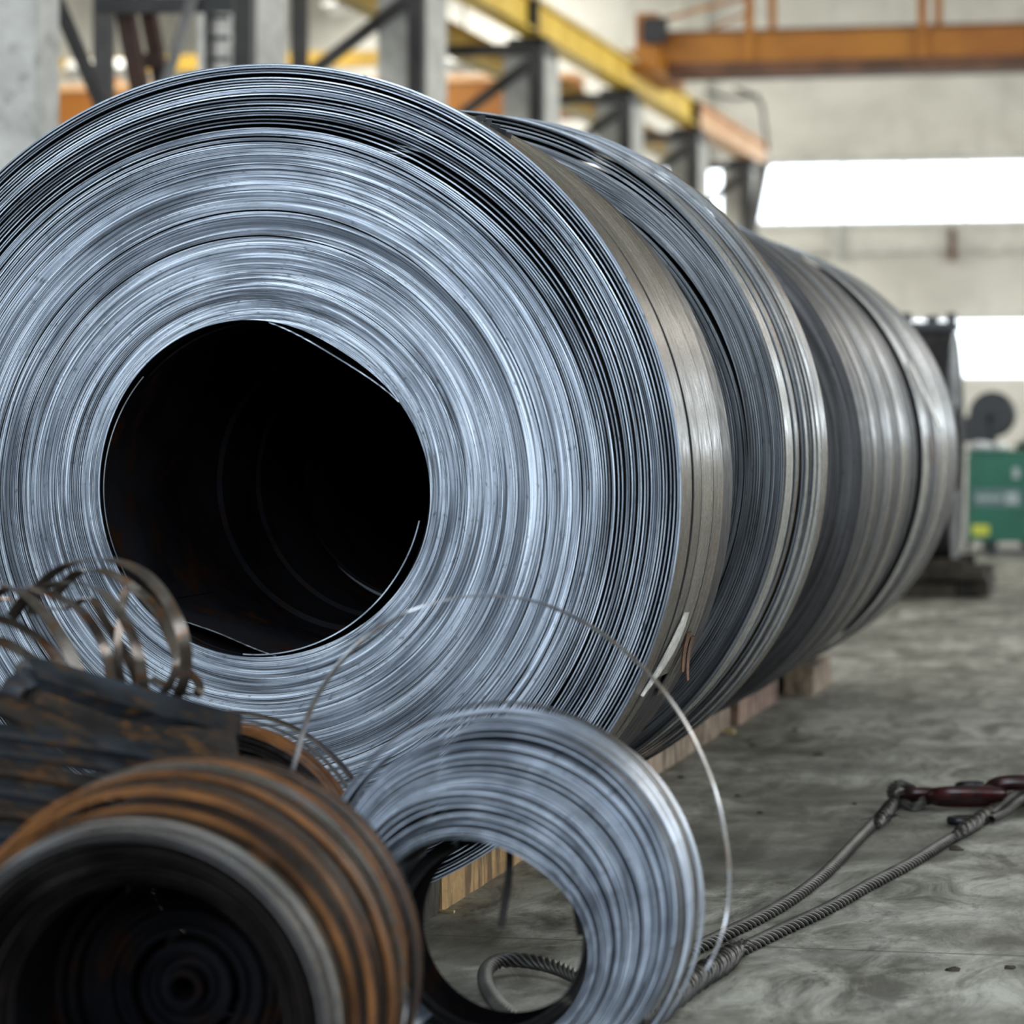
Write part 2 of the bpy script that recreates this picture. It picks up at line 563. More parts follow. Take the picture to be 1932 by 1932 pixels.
# ------------------------------------------------------------------ coil geometry (axis = local y, front at -y side)
def wnoise(N, k, amp, seed):
    """smooth periodic noise around the ring"""
    g = np.random.default_rng(seed)
    ph = np.linspace(0, 2 * PI, N, endpoint=False)
    o = np.zeros(N)
    for i in range(1, k + 1):
        o += g.normal() / i * np.cos(i * ph + g.uniform(0, 2 * PI))
    return o * amp


def wound(name, r_in, r_out, K, y_front, depth, mats, parent, N=260, fill=0.72, gap_var=0.35, open_zone=None,
          profile=None, jitter=0.002, wobble=0.0, ecc=0.0, oval=None, seed=3, yvar=0.0, shift=None, loose=None):
    """K wraps of strip seen edge-on. fill = strip thickness / pitch. Radii vary round the ring so gaps open and close."""
    g = np.random.default_rng(seed)
    ph = np.linspace(0, 2 * PI, N, endpoint=False)
    gap = np.zeros((K, N))
    base_g = (1 - fill)
    for k in range(K):
        gk = base_g * np.exp(g.normal() * gap_var)
        if g.uniform() < 0.06:
            gk *= 2.2
        if loose and k / K > loose[0]:
            gk *= loose[1]
        gap[k] = gk * np.exp(wnoise(N, 4, 0.28, seed * 1000 + k))
        if open_zone:
            u = k / K
            for (u0, u1, a0, aw, amt, prob) in open_zone:
                if u0 <= u <= u1 and g.uniform() < prob:
                    d = np.angle(np.exp(1j * (ph - a0 - g.normal() * 0.25)))
                    gap[k] += amt * np.exp(-(d / aw) ** 2) * g.uniform(0.3, 1.6)
    cell = gap + fill
    cum = np.concatenate([np.zeros((1, N)), np.cumsum(cell, 0)], 0)
    scale = (r_out - r_in) / cum[-1]
    r_lo = r_in + (cum[:-1]) * scale
    r_hi = r_lo + fill * scale
    if oval is not None:
        w_in = np.clip(1 - (np.arange(K) / K) * 2.2, 0, 1)[:, None]
        r_lo += oval(ph)[None, :] * w_in
        r_hi += oval(ph)[None, :] * w_in
    V, F, MI = [], [], []
    yk = 0.0
    c, s_ = np.cos(ph), np.sin(ph)
    n0 = 0
    idx = np.arange(N)
    nx = (idx + 1) % N
    for k in range(K):
        yk = 0.86 * yk + g.normal() * jitter
        u = k / (K - 1)
        yf = y_front + yk + g.normal() * jitter * 0.35 + (profile(u) if profile else 0)
        yf = yf + wnoise(N, 3, yvar, seed * 77 + k) if yvar else np.full(N, yf)
        yb = np.full(N, y_front + depth)
        ex, ez = (g.normal() * ecc, g.normal() * ecc) if ecc else (0, 0)
        if shift:
            ex += shift[0] * (1 - u)
            ez += shift[1] * (1 - u)
        dr = wnoise(N, 3, wobble, seed * 31 + k) if wobble else 0
        a, b = r_lo[k] + dr, r_hi[k] + dr
        rows = []
        for rr, yy in ((a, yf), (b, yf), (b, yf), (b, yb), (a, yf), (a, yb)):
            rows.append(np.stack([rr * c + ex, yy, rr * s_ + ez], 1))
        V.append(np.concatenate(rows, 0))
        for (p, q, mi, flip) in ((0, 1, 0, False), (2, 3, 1, False), (5, 4, 2 if k == 0 else 1, False)):
            A, B = n0 + p * N + idx, n0 + q * N + idx
            A2, B2 = n0 + p * N + nx, n0 + q * N + nx
            F.append(np.stack([A, A2, B2, B], 1))
            MI.append(np.full(N, mi))
        n0 += 6 * N
    V = np.concatenate(V)
    F = np.concatenate(F)
    me = bpy.data.meshes.new(name)
    me.vertices.add(len(V))
    me.vertices.foreach_set('co', V.ravel().astype(np.float32))
    me.loops.add(F.size)
    me.loops.foreach_set('vertex_index', F.ravel().astype(np.int32))
    me.polygons.add(len(F))
    me.polygons.foreach_set('loop_start', (np.arange(len(F)) * 4).astype(np.int32))
    for m in mats:
        me.materials.append(m)
    me.polygons.foreach_set('material_index', np.concatenate(MI).astype(np.int32))
    me.polygons.foreach_set('use_smooth', np.ones(len(F), dtype=bool))
    me.update(calc_edges=True)
    me.validate()
    return link(name, me, parent)


def band(name, r, y0, y1, mats, parent, th=0.003, amp0=0.0, amp1=0.0, seed=1, a0=0.0, a1=2 * PI, N=200, dr=None, ctr=(0, 0), ragged=0.0, mats_edge=True):
    """one wrap of flat strip round the coil: outer, inner, front and back edge surfaces"""
    full = abs(a1 - a0 - 2 * PI) < 1e-6
    n = N if full else N
    ph = np.linspace(a0, a1, n, endpoint=not full)
    g = np.random.default_rng(seed)

    def wn(amp, k=3):
        o = np.zeros(n)
        for i in range(1, k + 1):
            o += g.normal() / i * np.cos(i * ph + g.uniform(0, 2 * PI))
        return o * amp
    yy0, yy1 = y0 + wn(amp0), y1 + wn(amp1)
    if ragged:
        yy1 = yy1 + g.uniform(0, ragged, n)
    rr = r + (dr(ph) if dr else 0) + np.zeros(n)
    c, s_ = np.cos(ph), np.sin(ph)
    rows = []
    for q, y in ((rr, yy0), (rr, yy1), (rr - th, yy0), (rr, yy0), (rr, yy1), (rr - th, yy1), (rr - th, yy1), (rr - th, yy0)):
        rows.append(np.stack([q * c + ctr[0], y, q * s_ + ctr[1]], 1))
    V = np.concatenate(rows)
    F, MI = [], []
    m = n if full else n - 1
    for (p, q, mi) in ((0, 1, 0), (2, 3, 1), (4, 5, 1), (6, 7, 0)):
        for i in range(m):
            j = (i + 1) % n
            F.append((p * n + i, p * n + j, q * n + j, q * n + i))
            MI.append(mi)
    return mesh(name, V.tolist(), F, mats, parent, MI, True)


# ================================================================== SETTING
def S(name, mb, mats):
    return struct(mb.build(name, mats))


S('floor', MB().box(-20, 14, -14, 62, -0.3, 0.0), M['floor'])
S('ceiling', MB().box(-20, 14, -14, 62, 10.0, 10.2), M['wall_grey'])
S('wall_left', MB().box(-20.2, -20, -14, 62, 0, 10), M['wall_grey'])
S('wall_right', MB().box(12, 12.2, -14, 62, 0, 3.2).box(12, 12.2, -14, 62, 5.6, 10), M['wall_grey'])
S('wall_back', MB().box(-20, -9, -12.2, -12, 0, 10).box(7, 12, -12.2, -12, 0, 10).box(-9, 7, -12.2, -12, 8.4, 10).box(-9, 7, -12.2, -12, 0, 4.4), M['wall_grey'])

YF = 60.0                                    # far gable wall
ZF = 60.0


def zf(py, wx=0.0):
    """height on the far wall seen at row py"""
    return CAM_H - (py - HY) / F_PX * (YF * CT + 3.5 * ST)


z1, z2, z3, z4 = zf(714), zf(600), zf(417), zf(300)
wf = MB()
XW0, XW1 = -20, 12
for (a, b) in ((0, z1), (z2, z3), (z4, 10)):
    wf.box(XW0, XW1, YF, YF + 0.3, a, b)
# piers between the window strips in the left bay
for (a, b) in ((-20, -13.2), (-11.2, -10.3)):
    wf.box(a, b, YF + 0.002, YF + 0.298, z1, z2)
    wf.box(a, b, YF + 0.002, YF + 0.298, z3, z4)
S('wall_far', wf, M['wall'])
pil = MB()
for x in (-9.75,):
    pil.box(x, x + 0.45, YF - 0.25, YF, 0, 10)
S('trim_1', pil, M['wall_grey'])
S('trim_2', MB().box(-9.2, 12, YF - 0.10, YF, zf(300) , zf(292)).box(-9.2, 12, YF - 0.06, YF, zf(425), zf(418)), M['conc'])


def strip_window(name, za, zb, x0, x1, step):
    w_ = MB()
    x = x0
    while x < x1:
        w_.box(x - 0.02, x + 0.02, YF + 0.06, YF + 0.12, za, zb)
        x += step
    w_.box(x0, x1, YF + 0.05, YF + 0.13, za, za + 0.05)
    w_.box(x0, x1, YF + 0.05, YF + 0.13, zb - 0.05, zb)
    o = struct(w_.build(name, M['white']))
    p = MB().box(x0, x1, YF + 0.085, YF + 0.095, za + 0.05, zb - 0.05).build('window_pane', M['glass'], o)
    return o


strip_window('window_1', z3, z4, -10.2, 12, 1.15)
strip_window('window_2', z1, z2, -10.2, 12, 2.3)

# ------------------------------------------------------------------ columns with brackets (inner row)
L0 = 7.51
ZB = CAM_H + 4.405                           # bracket top = underside of the runway beam


def bracket_column(yk, label, extra=None):
    e = empty('bracket_column', (-L0, yk, 0), label, 'column', 'steel framed concrete columns under the yellow runway beam')
    MB().box(-0.50, 0.0, 0.152, 1.0, 0, ZB - 0.132).build('concrete_shaft', M['conc'], e)
    MB().box(-0.155, 0.0, 0.0, 0.15, 0, ZB).build('post', M['steel_paint'], e)
    MB().box(-1.35, -0.158, 0.02, 0.14, ZB - 0.13, ZB).box(-0.4, 0.0, 0.155, 0.9, ZB - 0.13, ZB).box(-0.4, 0.05, -0.05, 0.18, ZB + 0.001, ZB + 0.055).build('bracket_arm', M['steel_paint'], e)
    MB().bar((-0.16, 0.08, ZB - 0.22), (-1.25, 0.08, ZB - 1.0), 0.11, 0.11, (0, 1, 0)).build('diagonal_brace', M['steel_paint'], e)
    MB().box(-1.35, -1.20, 0.021, 0.139, 0, ZB - 0.135).build('rear_post', M['steel_paint'], e)
    return e


names = ['bracket column nearest the camera, behind the top of the front coil', 'second bracket column along the hall, its grey shaft cut by the picture top',
         'third bracket column, its arm level with the start of the yellow beam', 'fourth bracket column, seen above the second coil',
         'fifth bracket column, under the end of the yellow beam section', 'farthest bracket column, beside the bright window strip']
for i, yk in enumerate([24.5 + 5.71 * k_ for k_ in range(6)]):
    bracket_column(yk, 'dark steel framed ' + names[i])

# the big plain pillar at the left edge
pz = 19.0
pa, pb = at(-60, 300, pz), at(68, 300, pz)
o = MB().box(pa.x, pb.x, pb.y, pb.y + 0.40, 0, 10, 0, 0.01).build('concrete_pillar', M['conc'])
tag(o, 'plain light grey concrete pillar at the left edge of the hall', 'pillar')

# extra scaffold: dark A-frame with struts left of the second column
zs = 22.0
e = empty('support_trestle', at(200, 800, zs) * Vector((1, 1, 0)) if False else Vector((at(200, 800, zs).x, at(200, 800, zs).y, 0)),
          'dark rusty steel trestle with crossing struts behind the front coil', 'trestle')


def rel(px, py, Z):
    return at(px, py, Z) - e.location


def topost(px0, px1, Z, m, name, ptop=-60):
    a, b = rel(px0, 300, Z), rel(px1, 300, Z)
    zt = rel(px0, ptop, Z).z
    MB().box(a.x, b.x, a.y, a.y + 0.14, 0, zt).build(name, m, e)


topost(386, 398, zs + 0.6, M['steel_paint'], 'post')
MB().bar(rel(98, -20, zs - .2), rel(192, 200, zs - .2), 0.085, 0.085, (0, 1, 0)).build('strut', M['steel_paint'], e)
MB().bar(rel(372, -30, zs - .2), rel(310, 165, zs - .2), 0.06, 0.06, (0, 1, 0)).build('strut', M['steel_mid'], e)
MB().bar(rel(228, -20, zs + .2), rel(268, 190, zs + .2), 0.12, 0.1, (0, 1, 0)).build('strut', M['rustpost'], e)
MB().bar(rel(272, -20, zs + .35), rel(312, 190, zs + .35), 0.10, 0.1, (0, 1, 0)).build('strut', M['rustpost'], e)
MB().bar(rel(180, 12, zs + .1), rel(440, 8, zs + .1), 0.06, 0.11).build('tie_beam', M['steel_paint'], e)
MB().bar(rel(240, 116, zs + .3), rel(305, 114, zs + .3), 0.06, 0.10).build('tie_beam', M['rustpost'], e)
for py in (-10, 32, 72, 112):
    MB().bar(rel(392, py, zs + .6), rel(432, py, zs + .6), 0.05, 0.03).build('rung', M['steel_paint'], e)

# ------------------------------------------------------------------ runway beam
ye = 1.0


def wy_of(px, L=L0):
    Z = F_PX * L / (CT * (HX - px))
    return (Z - L * ST) / CT


e = empty('crane_runway_beam', (-L0 - 0.1, 20, ZB + 0.06), 'long ochre yellow crane runway beam sloping away along the columns', 'crane beam')
HB = 0.40


def beam_piece(n1, n2, ya, yb, mw, mf):
    MB().box(-0.05, 0.05, ya - 20, yb - 20, 0.03, HB - 0.04).box(-0.14, 0.14, ya - 20, yb - 20, 0, 0.03).build(n1, mw, e)
    MB().box(-0.16, 0.16, ya - 20, yb - 20, HB - 0.04, HB).build(n2, mf, e)


yj = wy_of(1312)
beam_piece('beam_web', 'top_flange', 22.0, yj - 0.05, M['yellow'], M['cream'])
beam_piece('beam_web', 'top_flange', yj + 0.05, wy_of(1450), M['peach'], M['peach'])
MB().box(-0.04, 0.04, 2.0, wy_of(1450) - 20, HB, HB + 0.07).build('crane_rail', M['steel_mid'], e)
for yy in (wy_of(1005), yj):
    MB().box(0.05, 0.17, yy - 20 - 0.05, yy - 20 + 0.05, -0.03, HB + 0.03).build('joint_plate', M['steel_paint'], e)
# timber walkway / lower dark yellow secondary beam seen under it
e2 = empty('secondary_beam', (-L0 - 1.25, 20, ZB + 0.02), 'darker yellow secondary beam behind the column brackets', 'crane beam')
MB().box(-0.05, 0.05, 3.0, 34.0, 0, 0.26).build('beam_web', M['ochre'], e2)
MB().box(-0.12, 0.12, 3.0, 34.0, 0.262, 0.29).box(-0.12, 0.12, 3, 34, -0.03, -0.001).build('flange', M['ochre'], e2)

# end of the runway: leaning pole, cable
p0, p1 = at(1443, 310, 51.6), at(1412, 470, 51.6)
p0b = at(1443, 308, 51.6)
dirn = (p1 - p0)
k = p0.z / (p0.z - p1.z)
pole_bot = p0 + dirn * k
o = MB().bar(p0b, pole_bot, 0.16, 0.16, (0, 1, 0)).build('leaning_pole', M['steel_mid'])
tag(o, 'grey pole leaning beside the window strip at the beam end', 'pole')
cb = spline([at(1385, 165, 52), at(1432, 190, 52), at(1442, 235, 52), at(1448, 285, 52)], 8)
o = MB().tube(cb, 0.035, 6).tube(spline([at(1330, 172, 52), at(1380, 185, 52), at(1432, 180, 52)], 8), 0.03, 6).build('power_cable', M['rubber'])
tag(o, 'black power cable hanging in a bunch at the runway beam end', 'cable')

# ------------------------------------------------------------------ orange travelling crane
ZC = F_PX * L0 / (CT * (HX - 1225))
yc = (ZC - L0 * ST) / CT


def zc(py):
    return CAM_H - (py - HY) / F_PX * ZC


e = empty('travelling_crane', (-L0, yc, zc(150)), 'orange overhead travelling crane spanning the hall below the roof', 'crane')
b0, b1 = zc(148), zc(68)
MB().box(0.1, 18, -0.3, 0.3, 0.18, b1 - b0).build('girder_web', M['orange'], e)
MB().box(0.1, 18, -0.36, 0.36, b1 - b0, b1 - b0 + 0.03).build('top_flange', M['orange_dark'], e)
MB().box(0.1, 18, -0.36, 0.36, 0.0, 0.175).build('bottom_flange', M['orange_dark'], e)
MB().box(-0.25, 0.3, -1.2, 1.2, -0.03, 0.27).box(-0.1, 0.2, -0.5, -0.32, 0.272, 0.85).build('end_carriage', M['orange'], e)
MB().box(0.0, 0.35, -0.62, -0.505, 0.42, 0.78, 0, 0.03).build('motor', M['rubber'], [c for c in e.children if c.name.startswith('end_carriage')][0])
for px in (1417, 1730, 1250):
    xx = (px - 1225) / F_PX * ZC / CT
    MB().box(xx - 0.06, xx + 0.06, -0.37, -0.305, 0.18, b1 - b0 + 0.9 if px != 1250 else b1 - b0).build('stiffener', M['orange'], e)
for px in (1448, 1752):
    xx = (px - 1225) / F_PX * ZC / CT
    MB().box(xx - 0.05, xx + 0.05, 0.24, 0.34, b1 - b0 + 0.03, b1 - b0 + 0.86).build('rail_post', M['orange'], e)
MB().box(1.5, 18, -0.33, -0.25, b1 - b0 + 0.5, b1 - b0 + 0.57).build('hand_rail', M['orange'], e)
MB().bar((0.0, -0.3, b1 - b0 + 0.14), (1.5, -0.3, b1 - b0 + 0.5), 0.05, 0.05, (0, 1, 0)).bar((0.9, -0.25, b1 - b0 + 0.06), (1.5, -0.25, b1 - b0 + 0.3), 0.04, 0.04, (0, 1, 0)).build('stay_bar', M['orange'], e)

# ------------------------------------------------------------------ left bay: a second orange crane, yellow beam, pale lamps
ZL = 47.0


def la(px, py, Z=ZL):
    return at(px, py, Z)


a, b = la(1120, 150), la(-40, 150)
e = empty('rear_bay_crane', (a.x, a.y, la(0, 222).z), 'orange crane girder in the bay behind the columns', 'crane')
MB().box(-19.99 - a.x, -0.2, -0.3, 0.3, 0, la(0, 152).z - la(0, 222).z).build('girder_web', M['orange'], e)
MB().box(-19.99 - a.x, -0.2, -0.34, 0.34, la(0, 152).z - la(0, 222).z, la(0, 140).z - la(0, 222).z).build('top_flange', M['peach'], e)
zy0, zy1 = la(0, 106).z - la(0, 222).z, la(0, 76).z - la(0, 222).z
MB().box(-19.99 - a.x, -3.2, 0.5, 0.7, zy0, zy1).build('walkway_beam', M['ochre'], e)
for px in (130, 240, 560, 690, 838):
    xx = la(px, 0).x - a.x
    MB().box(xx - 0.06, xx + 0.06, 0.35, 0.48, la(0, 140).z - la(0, 222).z, zy0).build('rail_post', M['orange'], e)
for (px, py, w_, h_, txt) in ((875, 118, 0.75, 0.30, 'above the girder behind the third bracket column'), (655, 8, 0.7, 0.28, 'at the top edge beside the second bracket column'),
                             (190, 130, 1.2, 0.26, 'at the far left between trestle posts')):
    c = la(px, py, 45)
    o = empty('hall_lamp', c, 'white enamel lamp shade hanging ' + txt, 'lamp', 'white lamps of the rear bay')
    MB().box(-w_ / 2, w_ / 2, -0.18, 0.18, -h_ / 2, h_ / 2, 0, min(h_, 0.3) * 0.42).build('lamp_shade', M['white'], o, True)
    MB().box(-0.015, 0.015, -0.015, 0.015, h_ / 2, 10.0 - c.z).build('rod', M['steel_paint'], o)

# conduit on the far wall
cz = zf(470)
o = MB().box(-8.6, 12, YF - 0.08, YF - 0.01, cz - 0.05, cz + 0.05).build('conduit', M['conc'])
tag(o, 'thin grey conduit running level along the far wall under the windows', 'conduit')
for px, mt, nm, (pa_, pb_) in ((1573, M['conc'], 'grey drop pipe on the far wall, left of the rusty one', (420, 482)), (1797, M['orange_dark'], 'rust stained drop pipe on the far wall', (430, 492))):
    q = at(px, 450, depth_of(-4, YF))
    o = MB().box(q.x - 0.06, q.x + 0.06, YF - 0.2, YF - 0.0805, zf(pb_), zf(pa_)).build('drop_pipe', mt)
    tag(o, nm, 'pipe')

# ================================================================== BIG COILS
XA = -2.02
ZBED = 0.105
R1 = 0.928


def coil(y, label, R, cat='coil'):
    return empty('steel_coil', (XA, y, ZBED + R - 0.003), label, cat, 'large steel coils in a row on timbers')


def hole_oval(ph):
    # inner bore slightly flattened at the upper right and left
    return 0.006 * np.cos(2 * ph + 0.9) - 0.008 * np.exp(-((np.angle(np.exp(1j * (ph - 1.0)))) / 0.35) ** 2) + 0.006 * np.cos(3 * ph + 0.3)


c1 = coil(6.66, 'front steel coil, largest in view, bright blue-grey wraps around a black bore', R1)


def prof1(u):
    r = 0.372 + u * (R1 - 0.372)
    q = r / R1
    o = 0.0
    o += 0.022 * math.exp(-((q - 0.635) / 0.016) ** 2)      # recessed ring
    o += 0.008 * math.exp(-((q - 0.60) / 0.02) ** 2)
    o += 0.014 * math.exp(-((q - 0.46) / 0.012) ** 2)
    o += 0.010 / (1 + math.exp(-(q - 0.895) / 0.004))        # looser outer wraps set back
    o += 0.006 * math.sin(q * 47)
    return o


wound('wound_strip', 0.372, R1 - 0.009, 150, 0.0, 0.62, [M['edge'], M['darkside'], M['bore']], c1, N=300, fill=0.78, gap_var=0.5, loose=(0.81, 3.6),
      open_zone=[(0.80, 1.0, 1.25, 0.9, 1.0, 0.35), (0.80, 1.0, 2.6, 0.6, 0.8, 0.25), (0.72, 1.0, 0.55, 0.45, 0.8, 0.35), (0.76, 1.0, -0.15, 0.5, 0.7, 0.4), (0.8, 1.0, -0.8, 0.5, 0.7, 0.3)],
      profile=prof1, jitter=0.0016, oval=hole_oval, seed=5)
# bore wall, run on as an added tube that shuts out light behind
bore_wall_shade_tube = band('bore_shade_tube', 0.371, 0.05, 1.545, [M['bore'], M['bore']], c1, th=0.004, seed=2, N=120)
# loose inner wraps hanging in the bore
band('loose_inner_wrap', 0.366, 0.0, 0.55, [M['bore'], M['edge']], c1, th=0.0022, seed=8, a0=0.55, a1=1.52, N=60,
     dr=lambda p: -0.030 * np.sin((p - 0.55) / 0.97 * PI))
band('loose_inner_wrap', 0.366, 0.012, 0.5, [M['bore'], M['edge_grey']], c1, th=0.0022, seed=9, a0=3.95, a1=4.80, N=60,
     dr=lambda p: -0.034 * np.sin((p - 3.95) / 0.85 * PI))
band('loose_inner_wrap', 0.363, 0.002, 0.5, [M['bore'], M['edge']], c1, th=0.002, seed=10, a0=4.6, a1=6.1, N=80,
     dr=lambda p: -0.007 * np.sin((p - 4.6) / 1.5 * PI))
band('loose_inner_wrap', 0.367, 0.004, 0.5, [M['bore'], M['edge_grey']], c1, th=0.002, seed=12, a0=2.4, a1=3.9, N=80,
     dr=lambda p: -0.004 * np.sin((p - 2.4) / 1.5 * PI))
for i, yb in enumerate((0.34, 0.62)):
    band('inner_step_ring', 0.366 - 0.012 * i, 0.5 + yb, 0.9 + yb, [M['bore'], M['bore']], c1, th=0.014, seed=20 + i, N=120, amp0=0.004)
# outer wraps: four narrow bands side by side
ys = [0.0, 0.15, 0.285, 0.46, 0.65]
for i in range(4):
    o = band('outer_wrap', R1 + 0.001 - 0.0016 * i, ys[i] + (0.0 if i == 0 else 0.026), ys[i + 1], [M[('brown', 'brown', 'brown_light', 'brown')[i]], M['edge' if i == 0 else 'edge_dark']], c1, th=0.0035,
             amp0=0.0 if i == 0 else 0.010, amp1=0.014 if i < 3 else 0.02, seed=30 + i, N=300,
             **(dict(a0=math.radians((-27, -31)[i - 2]), a1=math.radians(305)) if i > 1 else {}))
    if i < 2:
        o.rotation_euler = (0, i * 1.7, 0)
band('outer_wrap', R1 - 0.0045, 0.004, 0.12, [M['darkside'], M['edge']], c1, th=0.003, amp0=0.002, seed=37, N=300)
band('outer_wrap', R1 - 0.016, 0.55, 0.86, [M['darkside'], M['edge_dark']], c1, th=0.003, amp1=0.02, seed=36, N=300)


def cpt(cx, phi, y, r):
    return Vector((r * math.cos(phi), y, r * math.sin(phi)))


# torn bare edge, rusty flaps and burr
mb = MB()
n = 26
pts = []
for i in range(n):
    t = i / (n - 1)
    ph = math.radians(-17 - 11.5 * t)
    y = 0.275 - 0.15 * t
    pts.append((cpt(0, ph, y, R1 + 0.006), cpt(0, ph, y + 0.008 + 0.075 * math.sin(PI * min(1, 0.08 + t * 0.95)) + rnd.uniform(-0.003, 0.003), R1 + 0.010)))
v, f = [], []
for a, b in pts:
    v += [a, b, a * 0.997 + Vector((0, a.y * 0.003, 0)), b * 0.997 + Vector((0, b.y * 0.003, 0))]
for i in range(n - 1):
    q = i * 4
    f += [(q, q + 1, q + 5, q + 4), (q + 2, q + 6, q + 7, q + 3), (q + 1, q + 3, q + 7, q + 5), (q, q + 4, q + 6, q + 2)]
mb.add(v, f)
o = mb.build('torn_edge', M['torn'], c1)
o['label'] = 'bare white torn strip edge'
for (ph0, ph1, y0, y1, lift) in ((-21, -26.5, 0.47, 0.53, 0.02), (-22, -28, 0.56, 0.62, 0.03)):
    mb = MB()
    v, f = [], []
    for i in range(10):
        t = i / 9
        ph = math.radians(ph0 + (ph1 - ph0) * t)
        l_ = lift * t * t
        for yy in (y0 + 0.03 * t, y1):
            for rr in (0.0, -0.003):
                v.append(cpt(0, ph, yy, R1 + l_ + rr))
    for i in range(9):
        q = i * 4
        f += [(q, q + 2, q + 6, q + 4), (q + 1, q + 5, q + 7, q + 3), (q, q + 4, q + 5, q + 1), (q + 2, q + 3, q + 7, q + 6)]
    mb.add(v, f)
    o = mb.build('rusty_flap', M['orange_rust'], c1)
    o['label'] = 'orange rusty curled flap'
mb = MB()
for i in range(5):
    ph = math.radians(61 - i * 0.95)
    a = cpt(0, ph, 0.14 + 0.012 * i, R1 + 0.001)
    mb.bar(a, cpt(0, ph - math.radians(0.9), 0.14 + 0.012 * (i + 1) + rnd.uniform(-.01, .012), R1 + 0.009 + rnd.uniform(-.005, .006)), 0.014, 0.005, (0, 1, 0))
o = mb.build('ragged_burr', M['darkside'], c1)
o['label'] = 'ragged dark burr on the coil shoulder'

# ---- coil 2
R2 = 0.972
c2 = coil(8.22, 'second steel coil of the row, grey face with loose silver outer wraps', R2)


def prof2(u):
    q = u
    return 0.02 * math.sin(q * 9) + (0.05 * (q - 0.93) / 0.07 if q > 0.93 else 0) + 0.03 * math.exp(-((q - 0.80) / 0.012) ** 2)


wound('wound_strip', 0.38, 0.935, 125, 0.0, 0.9, [M['edge_grey'], M['darkside'], M['bore']], c2, N=260, fill=0.80, gap_var=0.5,
      open_zone=[(0.8, 0.9, 0.1, 0.35, 3.0, 0.10), (0.85, 1.0, 1.1, 0.5, 1.5, 0.3)], profile=prof2, jitter=0.003, seed=15)
cfg = [(0.938, 0.03, 0.12, 'brown'), (0.941, 0.06, 0.20, 'silver'), (0.937, 0.20, 0.26, 'greyside'), (0.945, 0.22, 0.30, 'brown'),
       (0.934, 0.30, 0.45, 'darkside'), (0.950, 0.335, 0.39, 'greyside'), (0.956, 0.38, 0.45, 'silver'), (0.961, 0.44, 0.50, 'brown'),
       (0.966, 0.47, 0.55, 'silver'), (0.970, 0.54, 0.62, 'silver'), (0.972, 0.60, 0.70, 'brown')]
for i, (r, a, b, m) in enumerate(cfg):
    band('outer_wrap', r, a, b, [M[m], M['edge_grey']], c2, th=0.004, amp0=0.016, amp1=0.016, seed=50 + i, N=240)

band('bore_shade_tube', 0.379, 0.02, 2.15, [M['bore'], M['bore']], c2, th=0.004, seed=2, N=100)  # tube added across the gap to keep stray light out of the bore
# ---- coil 3
R3 = 0.932
c3 = coil(10.42, 'third steel coil of the row, dark dull face and brown streaked side', R3)
wound('wound_strip', 0.38, R3 - 0.008, 90, 0.0, 1.2, [M['edge_dark'], M['darkside'], M['bore']], c3, N=220, fill=0.82, gap_var=0.4,
      profile=lambda u: 0.03 * math.sin(u * 11) + 0.05 * math.sin(u * 5), jitter=0.004, seed=25)
y = 0.02
i = 0
pal3 = ['darkside', 'silver', 'brown', 'greyside', 'darkside', 'brown_light', 'greyside', 'brown', 'silver', 'darkside', 'brown', 'greyside', 'brown_light', 'brown', 'greyside', 'darkside']
pal3_ = ['greyside', 'silver', 'brown', 'silver', 'greyside', 'brown', 'darkside', 'brown', 'silver', 'greyside', 'brown', 'greyside', 'silver', 'brown', 'greyside', 'darkside']
while y < 1.72:
    wv = rnd.uniform(0.06, 0.14)
    band('outer_wrap', R3 - rnd.uniform(0.0, 0.016), y, y + wv - 0.004, [M[pal3[i % len(pal3)]], M['edge_grey']], c3, th=0.004, amp0=0.012, amp1=0.012, seed=80 + i, N=200)
    y += wv
    i += 1
band('bore_shade_tube', 0.379, 0.02, 1.9, [M['bore'], M['bore']], c3, th=0.004, seed=2, N=100)  # added light-blocking tube, as in the second coil
# ---- coil 4
c4 = coil(12.42, 'rearmost steel coil of the row with a bent bright strap end', R3)
wound('wound_strip', 0.38, R3 - 0.03, 60, 0.0, 1.4, [M['edge_dark'], M['darkside'], M['bore']], c4, N=200, fill=0.82, gap_var=0.4, jitter=0.004, seed=26)
y = 0.02
i = 0
pal4 = ['darkside', 'silver', 'greyside', 'darkside', 'greyside', 'brown', 'silver', 'greyside', 'brown', 'greyside']
while y < 1.72:
    wv = rnd.uniform(0.11, 0.22)
    rr = R3 - (0.026 if i == 0 else rnd.uniform(0.0, 0.010))
    band('outer_wrap', rr, y, y + wv + 0.015, [M[pal4[i % len(pal4)]], M['edge_grey']], c4, th=0.005, amp0=0.014, amp1=0.014, seed=110 + i, N=200)
    y += wv
    i += 1
mb = MB()
pp = [cpt(0, math.radians(a), 0.33 + 0.12 * (24 - a) / 20, R3 + 0.004 + 0.035 * ((24 - a) / 16) ** 2) for a in np.linspace(24, 7, 12)]
mb.ribbon(pp, (0, 1, 0), 0.10, 0.006)
o = mb.build('bent_strap_end', M['torn'], c4, True)
o['label'] = 'bright bent strap end'
o = MB().ribbon([cpt(0, math.radians(a), 0.46, R3 + 0.003) for a in np.linspace(6, -1, 8)], (0, 1, 0), 0.06, 0.004).build('rust_patch', M['orange_rust'], c4)

# ------------------------------------------------------------------ timbers under the coils
XT = -1.80


